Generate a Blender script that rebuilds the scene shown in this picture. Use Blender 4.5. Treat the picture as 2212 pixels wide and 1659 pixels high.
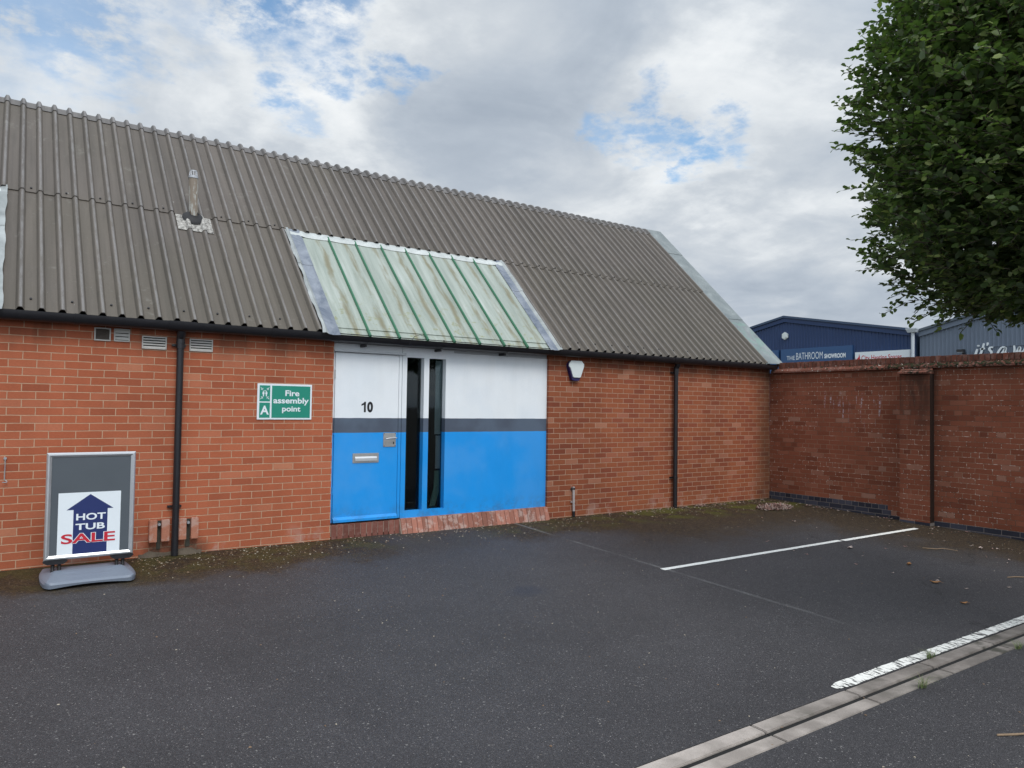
import bpy, bmesh, math, random
import numpy as np
from mathutils import Vector, Matrix
random.seed(7); rng = np.random.default_rng(7)
R = math.radians
sc = bpy.context.scene
for o in list(bpy.data.objects): bpy.data.objects.remove(o)
C = sc.collection

# ------------------------------------------------------------------ camera
cam = bpy.data.cameras.new("camera"); camo = bpy.data.objects.new("camera", cam); C.objects.link(camo)
cam.sensor_width = 36.0; cam.lens = 25.749; cam.clip_start = 0.05; cam.clip_end = 2000
yaw, pit, rol = 0.60707, 0.03039, 0.015188
fw = Vector((math.sin(yaw)*math.cos(pit), math.cos(yaw)*math.cos(pit), math.sin(pit)))
r0 = Vector((math.cos(yaw), -math.sin(yaw), 0)); u0 = r0.cross(fw)
rr = math.cos(rol)*r0 + math.sin(rol)*u0; uu = -math.sin(rol)*r0 + math.cos(rol)*u0
M = Matrix((( rr.x, uu.x, -fw.x, -0.1431), (rr.y, uu.y, -fw.y, -8.2732), (rr.z, uu.z, -fw.z, 1.579), (0, 0, 0, 1)))
camo.matrix_world = M
sc.camera = camo
sc.render.resolution_x = 1024; sc.render.resolution_y = 768

# ------------------------------------------------------------------ exposure
sc.view_settings.view_transform = 'Standard'; sc.view_settings.look = 'None'
sc.view_settings.exposure = 0.16; sc.view_settings.gamma = 1.0; sc.view_settings.use_curve_mapping = False

# ------------------------------------------------------------------ sun
SUNDIR = Vector((-0.06, -0.62, 0.78)).normalized()      # towards the sun, behind the camera
sl = bpy.data.lights.new("sun", 'SUN'); sl.energy = 1.55; sl.angle = R(24); sl.color = (1.0, 0.965, 0.92)
so = bpy.data.objects.new("sun", sl); C.objects.link(so)
so.rotation_euler = (-SUNDIR).to_track_quat('-Z', 'Y').to_euler()

# ------------------------------------------------------------------ node helpers
class NT:
    def __init__(s, nt): s.nt = nt; s.n = nt.nodes; s.l = nt.links
    def new(s, t, **k):
        n = s.n.new(t)
        for a, v in k.items(): setattr(n, a, v)
        return n
    def put(s, sock, v):
        if v is None: return
        if isinstance(v, bpy.types.NodeSocket): s.l.new(v, sock)
        else: sock.default_value = v
    def m(s, op, a, b=None, c=None, clamp=False):
        n = s.new('ShaderNodeMath', operation=op, use_clamp=clamp)
        for i, v in enumerate((a, b, c)): s.put(n.inputs[i], v) if v is not None else None
        return n.outputs[0]
    def vm(s, op, a, b=None, out=0):
        n = s.new('ShaderNodeVectorMath', operation=op); s.put(n.inputs[0], a)
        if b is not None: s.put(n.inputs[1], b)
        return n.outputs[out]
    def sep(s, v): n = s.new('ShaderNodeSeparateXYZ'); s.put(n.inputs[0], v); return n.outputs
    def comb(s, x=0., y=0., z=0.):
        n = s.new('ShaderNodeCombineXYZ'); s.put(n.inputs[0], x); s.put(n.inputs[1], y); s.put(n.inputs[2], z); return n.outputs[0]
    def noise(s, v, scale, detail=3., rough=.55, dist=0., out=0):
        n = s.new('ShaderNodeTexNoise'); s.put(n.inputs['Vector'], v)
        n.inputs['Scale'].default_value = scale; n.inputs['Detail'].default_value = detail
        n.inputs['Roughness'].default_value = rough; n.inputs['Distortion'].default_value = dist
        return n.outputs[out]
    def vor(s, v, scale, feature='F1', out='Distance', rnd=1.):
        n = s.new('ShaderNodeTexVoronoi', feature=feature); s.put(n.inputs['Vector'], v)
        n.inputs['Scale'].default_value = scale; n.inputs['Randomness'].default_value = rnd
        return n.outputs[out]
    def ramp(s, f, stops, interp='LINEAR'):
        n = s.new('ShaderNodeValToRGB'); s.put(n.inputs[0], f); cr = n.color_ramp; cr.interpolation = interp
        while len(cr.elements) < len(stops): cr.elements.new(0.5)
        for e, (p, c) in zip(cr.elements, stops):
            e.position = p; e.color = (c if hasattr(c, '__len__') else (c, c, c)) + (1,) if hasattr(c, '__len__') else (c, c, c, 1)
        return n.outputs[0]
    def sm(s, v, a, b):      # smoothstep a..b -> 0..1
        n = s.new('ShaderNodeMapRange', interpolation_type='SMOOTHSTEP'); s.put(n.inputs[0], v)
        n.inputs[1].default_value = a; n.inputs[2].default_value = b; return n.outputs[0]
    def mix(s, f, a, b, mode='MIX'):
        n = s.new('ShaderNodeMix', data_type='RGBA', blend_type=mode); s.put(n.inputs[0], f)
        for i, v in ((6, a), (7, b)):
            if not isinstance(v, bpy.types.NodeSocket) and len(v) == 3: v = (*v, 1)
            s.put(n.inputs[i], v)
        return n.outputs[2]
    def mul(s, c, f): return s.mix(1.0, c, s.comb(f, f, f), 'MULTIPLY')
    def bump(s, h, strength=.3, dist=.01, nrm=None):
        n = s.new('ShaderNodeBump'); n.inputs['Strength'].default_value = strength; n.inputs['Distance'].default_value = dist
        s.put(n.inputs['Height'], h)
        if nrm is not None: s.put(n.inputs['Normal'], nrm)
        return n.outputs[0]
    def pos(s): return s.new('ShaderNodeNewGeometry').outputs['Position']
    def obj(s): return s.new('ShaderNodeTexCoord').outputs['Object']

def mat(name, base=(.5, .5, .5), rough=.6, metal=0., spec=.5):
    m = bpy.data.materials.new(name); m.use_nodes = True
    t = NT(m.node_tree); b = t.n['Principled BSDF']
    t.b = b; t.out = t.n['Material Output']; t.mat = m
    if base is not None: t.put(b.inputs['Base Color'], (*base, 1) if len(base) == 3 else base)
    b.inputs['Roughness'].default_value = rough; b.inputs['Metallic'].default_value = metal
    b.inputs['Specular IOR Level'].default_value = spec
    return t

# ------------------------------------------------------------------ world: broken cloud over a blue sky
w = bpy.data.worlds.new("World"); sc.world = w; w.use_nodes = True
t = NT(w.node_tree); t.n.clear()
el = math.asin(SUNDIR.z); az = math.atan2(SUNDIR.x, SUNDIR.y)
sky = t.new('ShaderNodeTexSky', sky_type='NISHITA', sun_disc=False, sun_elevation=el, sun_rotation=az, air_density=1.0, dust_density=0.6, ozone_density=1.2)
d = t.new('ShaderNodeTexCoord').outputs['Generated']
dn = t.vm('NORMALIZE', d)
dx, dy, dz = t.sep(dn)
h = t.m('ADD', t.m('MAXIMUM', dz, 0.0), 0.22)
pl = t.comb(t.m('DIVIDE', dx, h), t.m('DIVIDE', dy, h), 0.0)
def px(x, y):           # measured direction of a cloud gap (a heading and height in the sky)
    a = (x-1106)/1582.; b = -(y-829.5)/1582.
    v = (fw + rr*a + uu*b); v.normalize(); return v
wv = t.vm('SUBTRACT', t.noise(pl, 3.2, 6, .62, out=1), (.5, .5, .5))
wv2 = t.vm('SUBTRACT', t.noise(pl, 14., 5, .6, out=1), (.5, .5, .5))
dw = t.vm('ADD', dn, t.vm('ADD', t.vm('SCALE', wv, None), t.vm('SCALE', wv2, None)))
for n in t.n:
    if n.type == 'VECT_MATH' and n.operation == 'SCALE':
        n.inputs['Scale'].default_value = .20 if n.inputs[0].links and n.inputs[0].links[0].from_socket == wv else .10
gaps = [(560, 5, .055, 1), (640, 20, .055, 1), (740, 30, .04, .9), (600, 45, .035, .8), (750, 150, .028, .8), (860, 165, .03, .9), (600, 200, .030, .8), (640, 225, .02, .6),
        (1420, 275, .036, .85), (1490, 300, .032, .95), (1330, 290, .028, .7), (1580, 285, .03, .7), (1470, 325, .02, .8), (1500, 265, .02, .8),
        (200, 60, .06, .75), (100, 15, .07, .75), (290, 95, .035, .65), (640, 265, .03, .5), (420, 60, .04, .4),
        (-900, -300, .25, .9), (2900, -500, .2, .8)]
cl = None
for gx, gy, gr, ga in gaps:
    v = px(gx, gy)
    dist = t.vm('DISTANCE', dw, tuple(v), out=1)
    g = t.m('MULTIPLY', t.m('SUBTRACT', 1.0, t.sm(dist, gr*.25, gr*1.5)), ga)
    cl = g if cl is None else t.m('MAXIMUM', cl, g)
fine = t.noise(pl, 11, 7, .65)
gapm = t.m('MULTIPLY', cl, t.sm(fine, .30, .55))
# cloud tone
big = t.noise(pl, 1.15, 3, .5, .5); med = t.noise(pl, 2.7, 6, .52, .8); fin = t.noise(pl, 9, 5, .6)
tone = t.m('ADD', t.m('ADD', t.m('MULTIPLY', big, .45), t.m('MULTIPLY', med, .43)), t.m('MULTIPLY', fin, .12))
for gx, gy, gr, ga in ((600, 120, .16, .13), (760, 260, .12, .07), (1500, 215, .13, .12), (1700, 300, .16, .13), (1350, 390, .13, .09), (1250, 50, .26, -.035), (1650, 80, .2, -.05),
                       (900, 330, .10, -.03), (250, 180, .13, .0), (1500, 480, .15, -.05), (1650, 620, .2, -.05), (120, 120, .1, .05)):
    tone = t.m('ADD', tone, t.m('MULTIPLY', t.m('SUBTRACT', 1.0, t.sm(t.vm('DISTANCE', dw, tuple(px(gx, gy)), out=1), gr*.1, gr*1.5)), ga))
ccol = t.ramp(tone, [(0.28, (.33, .385, .46)), (.42, (.43, .485, .555)), (.52, (.545, .59, .64)), (.60, (.70, .735, .765)), (.72, (.86, .88, .89))])
sunny = t.m('MULTIPLY_ADD', t.sm(t.vm('DOT_PRODUCT', dn, tuple(SUNDIR), out=1), -.15, .95), 1.15, 1.0)
bg1 = t.new('ShaderNodeBackground'); t.put(bg1.inputs[0], t.mix(1., sky.outputs[0], (1.05, 1.16, 1.13), 'MULTIPLY')); bg1.inputs[1].default_value = .15
bg2 = t.new('ShaderNodeBackground'); t.put(bg2.inputs[0], ccol); t.put(bg2.inputs[1], sunny)
ms = t.new('ShaderNodeMixShader'); t.put(ms.inputs[0], gapm); t.l.new(bg2.outputs[0], ms.inputs[1]); t.l.new(bg1.outputs[0], ms.inputs[2])
wo = t.new('ShaderNodeOutputWorld'); t.l.new(ms.outputs[0], wo.inputs[0])

# ------------------------------------------------------------------ mesh builder
class MB:
    def __init__(s): s.v = []; s.f = []; s.mi = []
    def face(s, pts, mi=0):
        b = len(s.v); s.v += [tuple(p) for p in pts]; s.f.append(tuple(range(b, b+len(pts)))); s.mi.append(mi)
    def add(s, vs, fs, mi=0):
        b = len(s.v); s.v += [tuple(p) for p in vs]
        for f in fs: s.f.append(tuple(b+i for i in f)); s.mi.append(mi)
        return s
    def box(s, x0, y0, z0, x1, y1, z1, mi=0, bev=0.):
        if bev > 0:
            bm = bmesh.new(); bmesh.ops.create_cube(bm, size=1)
            for v in bm.verts: v.co = Vector(((x0+x1)/2+v.co.x*(x1-x0), (y0+y1)/2+v.co.y*(y1-y0), (z0+z1)/2+v.co.z*(z1-z0)))
            bmesh.ops.bevel(bm, geom=bm.edges[:], offset=bev, segments=2, affect='EDGES')
            bm.verts.index_update(); s.add([v.co[:] for v in bm.verts], [[v.index for v in f.verts] for f in bm.faces], mi); bm.free(); return s
        vs = [(x0, y0, z0), (x1, y0, z0), (x1, y1, z0), (x0, y1, z0), (x0, y0, z1), (x1, y0, z1), (x1, y1, z1), (x0, y1, z1)]
        return s.add(vs, [(0, 3, 2, 1), (4, 5, 6, 7), (0, 1, 5, 4), (1, 2, 6, 5), (2, 3, 7, 6), (3, 0, 4, 7)], mi)
    def prism(s, poly, a, b, axis='y', mi=0):      # poly of 2-D points, extruded along axis from a to b
        def P(p, q):
            return (p[0], q, p[1]) if axis == 'y' else ((q, p[0], p[1]) if axis == 'x' else (p[0], p[1], q))
        n = len(poly); vs = [P(p, a) for p in poly]+[P(p, b) for p in poly]
        fs = [tuple(range(n)), tuple(range(2*n-1, n-1, -1))]+[(i, (i+1) % n, n+(i+1) % n, n+i) for i in range(n)]
        return s.add(vs, fs, mi)
    def tube(s, pts, r, n=12, mi=0, cap=True):
        pts = [Vector(p) for p in pts]; rs = r if hasattr(r, '__len__') else [r]*len(pts)
        rings = []; up = Vector((0, 0, 1))
        for i, p in enumerate(pts):
            dd = (pts[min(i+1, len(pts)-1)]-pts[max(i-1, 0)]).normalized()
            a = dd.orthogonal().normalized() if i == 0 else (rings_a - dd*rings_a.dot(dd)).normalized()
            rings_a = a; b = dd.cross(a)
            rings.append([p+a*math.cos(2*math.pi*k/n)*rs[i]+b*math.sin(2*math.pi*k/n)*rs[i] for k in range(n)])
        vs = [q for rg in rings for q in rg]; fs = []
        for i in range(len(pts)-1):
            for k in range(n): fs.append((i*n+k, i*n+(k+1) % n, (i+1)*n+(k+1) % n, (i+1)*n+k))
        if cap: fs.append(tuple(range(n-1, -1, -1))); fs.append(tuple(range((len(pts)-1)*n, len(pts)*n)))
        return s.add(vs, fs, mi)
    def grid(s, rows, mi=0, close=False):
        n = len(rows[0]); vs = [p for r_ in rows for p in r_]; fs = []
        for i in range(len(rows)-1):
            for k in range(n-1): fs.append((i*n+k, i*n+k+1, (i+1)*n+k+1, (i+1)*n+k))
        return s.add(vs, fs, mi)
    def build(s, name, mats, parent=None, smooth=False, fixn=True, ang=38):
        me = bpy.data.meshes.new(name); off = Vector((0, 0, 0)); p = parent
        while p is not None: off += p.location; p = p.parent
        me.from_pydata([tuple(Vector(v)-off) for v in s.v], [], s.f)
        for m_ in (mats if isinstance(mats, (list, tuple)) else [mats]): me.materials.append(m_.mat if isinstance(m_, NT) else m_)
        me.polygons.foreach_set('material_index', s.mi)
        if fixn:
            bm = bmesh.new(); bm.from_mesh(me); bmesh.ops.recalc_face_normals(bm, faces=bm.faces[:]); bm.to_mesh(me); bm.free()
        if smooth:
            me.polygons.foreach_set('use_smooth', [True]*len(me.polygons))
            try: me.set_sharp_from_angle(angle=R(ang))
            except Exception: pass
        me.update()
        o = bpy.data.objects.new(name, me); C.objects.link(o); o.parent = parent
        return o
def tag(o, label=None, cat=None, group=None, kind=None):
    if label: o['label'] = label
    if cat: o['category'] = cat
    if group: o['group'] = group
    if kind: o['kind'] = kind
    return o
def thing(name, label, cat, loc, group=None):
    o = bpy.data.objects.new(name, None); C.objects.link(o); o.location = loc; o.empty_display_size = .2
    return tag(o, label, cat, group)
bpy_dg = None
def text_poly(mb, txt, x0, x1, z0, z1, y, bold=0., depth=.001, mi=0, shear=0., axis='y', side=1, spacing=1.0, align=None):
    """letters as raised flat shapes filling x0..x1, z0..z1; axis 'y': in plane y, axis 'x': in plane x (x0>x1 runs towards -y)"""
    cu = bpy.data.curves.new('t', 'FONT'); cu.body = txt; cu.offset = bold; cu.shear = shear; cu.space_character = spacing; cu.resolution_u = 6
    ob = bpy.data.objects.new('t', cu); C.objects.link(ob)
    dg = bpy.context.evaluated_depsgraph_get(); dg.update()
    me = bpy.data.meshes.new_from_object(ob.evaluated_get(dg))
    vs = np.array([v.co[:] for v in me.vertices]); fs = [tuple(p.vertices) for p in me.polygons]
    bpy.data.objects.remove(ob); bpy.data.curves.remove(cu); bpy.data.meshes.remove(me)
    mn, mx = vs.min(0), vs.max(0)
    X = x0+(vs[:, 0]-mn[0])/(mx[0]-mn[0])*(x1-x0); Zz = z0+(vs[:, 1]-mn[1])/(mx[1]-mn[1])*(z1-z0)
    P = [(a, y, b) if axis == 'y' else (y, a, b) for a, b in zip(X, Zz)]
    mb.add(P, fs, mi)

# ------------------------------------------------------------------ materials
def brick_mat(name, axis='x', ox=0., oz=0., tones=None, mortar=(.455, .30, .20), header=False, weather=0., lime=.45, msize=.0044, mvar=0.):
    t = mat(name, None, .86, 0, .25)
    X, Y, Zc = t.sep(t.pos())
    a = X if axis == 'x' else Y
    wob = t.vm('SUBTRACT', t.noise(t.pos(), 5., 2, out=1), (.5, .5, .5)); wx, wy, wz = t.sep(wob)
    v = t.comb(t.m('ADD', a, t.m('MULTIPLY_ADD', wx, .012, ox+225*.225)), t.m('ADD', Zc, t.m('MULTIPLY_ADD', wy, .008, oz+3.0)), 0.)
    b = t.new('ShaderNodeTexBrick', offset=.5, offset_frequency=2, squash=.5 if header else 1., squash_frequency=4 if header else 2)
    t.put(b.inputs['Vector'], v); b.inputs['Color1'].default_value = (0, 0, 0, 1); b.inputs['Color2'].default_value = (1, 1, 1, 1); b.inputs['Mortar'].default_value = (0.5, 0.5, 0.5, 1)
    b.inputs['Scale'].default_value = 1; b.inputs['Mortar Size'].default_value = msize; b.inputs['Mortar Smooth'].default_value = .25
    b.inputs['Brick Width'].default_value = .225; b.inputs['Row Height'].default_value = .075; b.inputs['Bias'].default_value = 0
    tones = tones or [(0, (.285, .080, .040)), (.08, (.33, .093, .045)), (.5, (.355, .103, .050)), (.88, (.37, .112, .056)), (.97, (.39, .132, .071)), (1, (.42, .165, .093))]
    bc = t.ramp(b.outputs['Color'], tones)
    gr = t.noise(t.vm('MULTIPLY', t.pos(), (1, 1, 3)), 40, 4, .7); fleck = t.noise(t.pos(), 260, 2, .6)
    bc = t.mul(bc, t.m('MULTIPLY_ADD', gr, .5, .75)); bc = t.mul(bc, t.m('MULTIPLY_ADD', fleck, .5, .76))
    stain = t.noise(t.vm('MULTIPLY', t.pos(), (1, 1, .45)), 1.1, 4, .6)
    bc = t.mul(bc, t.m('MULTIPLY_ADD', t.sm(stain, .35, .65), .22, .88))
    f = b.outputs['Fac']
    mo = t.mul((*mortar, 1), t.m('MULTIPLY_ADD', t.noise(t.pos(), 14, 4, .7), .9, .5))
    if weather > 0:
        mk = t.sm(t.noise(t.pos(), 1.6, 4, .6), .42, .62)
        mo = t.mix(t.m('MULTIPLY', mk, weather), mo, (.07, .035, .022))
        sp = t.m('MULTIPLY', t.sm(t.noise(t.vm('MULTIPLY', t.pos(), (1, 1, 2.2)), 24, 3, .6), .56, .62), t.sm(t.noise(t.pos(), 1.3, 2), .40, .52))
        f2 = t.m('MULTIPLY', f, sp)
        mo = t.mix(t.m('MULTIPLY', f2, .8), mo, (.66, .60, .54))
    c = t.mix(f, bc, mo)
    top_shade = t.m('MULTIPLY', t.sm(Zc, 1.9, 2.35), t.sm(t.noise(t.vm('MULTIPLY', t.pos(), (1, 1, .15)), 3.5, 4, .6), .40, .66))  # gutter shadow painted on the top courses, broken into streaks
    c = t.mix(t.m('MULTIPLY', top_shade, .55), c, (.075, .045, .03))
    # lime and damp near the foot of the wall
    ft = t.m('MULTIPLY', t.sm(Zc, .26, .02), t.sm(t.noise(t.pos(), 3.2, 4, .65), .50, .66))
    c = t.mix(t.m('MULTIPLY', ft, lime), c, (.42, .30, .26))
    t.c = c; t.f = f
    t.put(t.b.inputs['Base Color'], c)
    hgt = t.m('ADD', t.m('MULTIPLY', t.m('SUBTRACT', 1., f), 1.), t.m('MULTIPLY', gr, .22))
    t.put(t.b.inputs['Normal'], t.bump(hgt, .55, .004))
    return t
BR_L = brick_mat('facade_brick', 'x', -.1125, 0.)
X, Y, Zc = BR_L.sep(BR_L.pos())
dm = BR_L.m('MULTIPLY', BR_L.m('MULTIPLY', BR_L.sm(X, 1.02, 1.16), BR_L.sm(X, 1.78, 1.56)), BR_L.sm(BR_L.m('ADD', Zc, BR_L.m('MULTIPLY', BR_L.noise(BR_L.pos(), 7, 4, .7), .12)), .25, .12))
BR_L.put(BR_L.b.inputs['Base Color'], BR_L.mix(BR_L.m('MULTIPLY', dm, BR_L.m('MULTIPLY_ADD', BR_L.noise(BR_L.pos(), 11, 4, .7), 1.2, .15), clamp=True), BR_L.c, (.035, .030, .022)))
BR_R = brick_mat('facade_brick_right', 'x', -.1125-.04, 0., mortar=(.40, .265, .185),  # same brick, with the shade on this end put into its tones
                 tones=[(0, (.195, .054, .029)), (.12, (.225, .062, .032)), (.5, (.26, .078, .035)), (.85, (.275, .086, .040)), (.95, (.295, .105, .062)), (1, (.35, .15, .09))])
# darker, mottled brick towards the corner
X, Y, Zc = BR_R.sep(BR_R.pos())
dm = BR_R.m('MULTIPLY', BR_R.sm(X, 10.7, 11.25), BR_R.m('MULTIPLY_ADD', BR_R.noise(BR_R.vm('MULTIPLY', BR_R.pos(), (2, 1, .5)), 3, 3), .8, .25))
BR_R.put(BR_R.b.inputs['Base Color'], BR_R.mix(BR_R.m('MULTIPLY', dm, .8), BR_R.c, (.05, .035, .02)))
BR_B = brick_mat('boundary_brick', 'y', 0.05, -.04, header=True, mortar=(.26, .155, .105), weather=.75, lime=0.,  # weathered brick, tones also lowered to carry the tree's shade
                 tones=[(0, (.15, .046, .026)), (.12, (.185, .057, .031)), (.5, (.21, .067, .037)), (.85, (.225, .074, .042)), (.95, (.245, .092, .056)), (1, (.27, .14, .10))])
t = BR_B; X, Y, Zc = t.sep(t.pos())
# soot-dark run on the pier, white lime runs left of it
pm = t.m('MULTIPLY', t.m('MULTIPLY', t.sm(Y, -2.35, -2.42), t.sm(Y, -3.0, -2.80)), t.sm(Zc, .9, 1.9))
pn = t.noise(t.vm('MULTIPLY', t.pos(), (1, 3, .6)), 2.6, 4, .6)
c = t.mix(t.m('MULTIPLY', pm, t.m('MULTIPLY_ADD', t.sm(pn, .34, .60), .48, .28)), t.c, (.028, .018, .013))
lm = t.m('MULTIPLY', t.m('MULTIPLY', t.sm(t.noise(t.vm('MULTIPLY', t.pos(), (1, 9, .9)), 2.4, 3, .5), .575, .69), t.m('MULTIPLY', t.sm(Y, -.9, -1.2), t.sm(Y, -2.2, -2.0))), t.m('MULTIPLY', t.sm(Zc, 1.25, 1.55), t.sm(Zc, 1.93, 1.86)))
c = t.mix(t.m('MULTIPLY', t.m('MULTIPLY', lm, .75), t.sm(t.noise(t.pos(), 32, 4, .7), .46, .6)), c, (.55, .53, .60))
t.put(t.b.inputs['Base Color'], c)
BR_BLUE = brick_mat('blue_engineering_brick', 'y', 0.05, -.04, header=True, mortar=(.17, .15, .14),
                    lime=0., tones=[(0, (.022, .022, .032)), (.5, (.035, .038, .055)), (1, (.06, .06, .08))])
def solid_brick(name, col, lime=0.):
    t = mat(name, None, .85, 0, .25); p = t.pos()
    rnd = t.new('ShaderNodeNewGeometry').outputs['Random Per Island']
    c = t.ramp(rnd, [(0, tuple(x*.72 for x in col)), (.6, col), (1, tuple(min(1, x*1.3) for x in col))])
    c = t.mul(c, t.m('MULTIPLY_ADD', t.noise(p, 60, 4, .7), .6, .7))
    if lime: c = t.mix(t.m('MULTIPLY', t.sm(t.noise(p, 9, 4, .7), .48, .62), lime), c, (.50, .42, .38))
    t.put(t.b.inputs['Base Color'], c); t.put(t.b.inputs['Normal'], t.bump(t.noise(p, 90, 4, .7), .4, .004)); return t
SB_SILL = solid_brick('sill_brick', (.29, .125, .09), .45); SB_DARK = solid_brick('sill_brick_dark', (.175, .068, .052), .1)
SB_DRAIN = solid_brick('drain_brick', (.40, .17, .11), .4)
MORT = mat('mortar', (.26, .19, .15), .95)
# coping bricks with moss and lichen
COP = solid_brick('coping_brick', (.15, .056, .038), .12)
t = COP; p = t.pos(); X, Y, Zc = t.sep(p)
c0 = t.b.inputs['Base Color'].links[0].from_socket
mm = t.m('MULTIPLY', t.sm(Zc, 2.37, 2.31), t.sm(t.noise(p, 22, 4, .7), .47, .56))
mm = t.m('MULTIPLY', mm, t.sm(Y, -.9, -2.2))
c = t.mix(mm, c0, (.012, .014, .007)); c = t.mix(t.m('MULTIPLY', t.sm(t.noise(p, 30, 3, .6), .64, .70), t.sm(Zc, 2.40, 2.35)), c, (.50, .47, .41))
t.put(t.b.inputs['Base Color'], c)

# asphalt
t = ASPH = mat('asphalt', None, .78, 0, .35)
p = t.pos(); X, Y, Zc = t.sep(p)
v1 = t.vor(p, 210., out='Color'); vd = t.vor(p, 210., out='Distance'); r1 = t.sep(v1)[0]; r2 = t.sep(v1)[1]
v2 = t.vor(p, 105., out='Color'); s1 = t.sep(v2)[0]
big = t.noise(p, .55, 4, .6); med = t.noise(p, 3.1, 4, .6)
stone = t.ramp(r1, [(0, (.026, .026, .028)), (.45, (.042, .042, .045)), (.82, (.058, .058, .062)), (.972, (.080, .080, .083)), (.991, (.15, .148, .145)), (1, (.30, .29, .28))])
c = t.mul(t.mix(1., stone, (.86, .835, .85), 'MULTIPLY'), t.m('MULTIPLY_ADD', big, .9, .60)); c = t.mul(c, t.m('MULTIPLY_ADD', med, .35, .85))
c = t.mix(t.m('MULTIPLY', t.m('GREATER_THAN', s1, .996), .6), c, (.24, .235, .225))
# moss and silt gathered against the building and in the corner
edge = t.noise(p, 1.25, 5, .62); edge2 = t.noise(p, 6.5, 4, .65)
dist_f = t.m('ADD', Y, t.m('MULTIPLY_ADD', edge, 1.5, -.75)); dist_f = t.m('ADD', dist_f, t.m('MULTIPLY_ADD', edge2, .5, -.25))
near = t.sm(dist_f, -1.30, -.75)
gapx = t.m('SUBTRACT', 1., t.m('MULTIPLY', t.sm(X, 3.3, 3.8), t.sm(X, 5.3, 4.7)))
near = t.m('MULTIPLY', near, t.m('MULTIPLY_ADD', gapx, .75, .25))
corner = t.m('MULTIPLY', t.sm(t.m('ADD', X, t.m('MULTIPLY_ADD', edge, 2.6, -1.3)), 5.6, 7.4), t.sm(t.m('ADD', Y, t.m('MULTIPLY_ADD', edge2, 1.6, -.8)), -2.7, -1.3))
wallside = t.sm(t.m('ADD', X, t.m('MULTIPLY_ADD', edge, 3.0, -1.5)), 8.9, 10.4)
silt = t.m('MAXIMUM', near, t.m('MAXIMUM', t.m('MULTIPLY', corner, .95), t.m('MULTIPLY', wallside, .92)))
sc_ = t.mix(t.sm(t.noise(p, 25, 4, .7), .42, .62), (.017, .0105, .0045), (.052, .033, .012))
sc_ = t.mix(t.m('MULTIPLY', t.m('GREATER_THAN', t.sep(t.vor(p, 120, out='Color'))[0], .978), .7), sc_, (.22, .17, .12))
c = t.mix(t.m('MULTIPLY', silt, .96), c, sc_)
green = t.m('MULTIPLY', t.m('MULTIPLY', t.sm(t.noise(p, 2.6, 5, .6), .44, .60), t.sm(t.m('ADD', Y, t.m('MULTIPLY', edge2, .3)), -1.0, -.35)), silt)
green = t.m('MULTIPLY', green, t.m('ADD', t.m('MULTIPLY', t.sm(X, 6.0, 9.0), .75), .34))
c = t.mix(green, c, t.mix(edge2, (.034, .042, .004), (.085, .078, .010)))
ce = t.vor(t.vm('ADD', p, t.vm('MULTIPLY', t.vm('SUBTRACT', t.noise(p, 2.2, 4, out=1), (.5, .5, .5)), (.7, .7, 0))), .42, 'DISTANCE_TO_EDGE')
ck = t.m('MULTIPLY', t.m('MULTIPLY', t.sm(ce, .0052, .0018), t.sm(t.noise(p, .9, 2), .50, .58)), t.m('MULTIPLY', t.sm(X, 5.5, 7.), .7)); c = t.mix(ck, c, (.010, .010, .010))
# faint old seam and an oil patch
se = t.m('ABSOLUTE', t.m('SUBTRACT', X, t.m('MULTIPLY_ADD', t.noise(t.comb(0., Y, 0.), 1.5, 2), .06, 5.60)))
sm_ = t.m('MULTIPLY', t.sm(se, .035, .012), t.m('MULTIPLY', t.sm(t.noise(t.comb(0., Y, 0.), 1.2, 3), .38, .6), t.m('MULTIPLY', t.sm(Y, -5.2, -4.2), .55)))
c = t.mix(sm_, c, (.17, .17, .17))
od = t.vm('DISTANCE', t.comb(X, t.m('MULTIPLY', Y, 1.6), 0.), (3.85, -2.83*1.6, 0), out=1)
c = t.mix(t.m('MULTIPLY', t.sm(t.m('ADD', od, t.m('MULTIPLY_ADD', edge2, .4, -.2)), .34, .05), .55), c, (.022, .027, .042))
t.put(t.b.inputs['Base Color'], c)
t.put(t.b.inputs['Roughness'], t.m('MULTIPLY_ADD', r2, .35, .52))
t.put(t.b.inputs['Normal'], t.bump(t.m('ADD', t.m('MULTIPLY', vd, -1.), t.m('MULTIPLY', r1, .6)), .55, .004))

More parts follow.
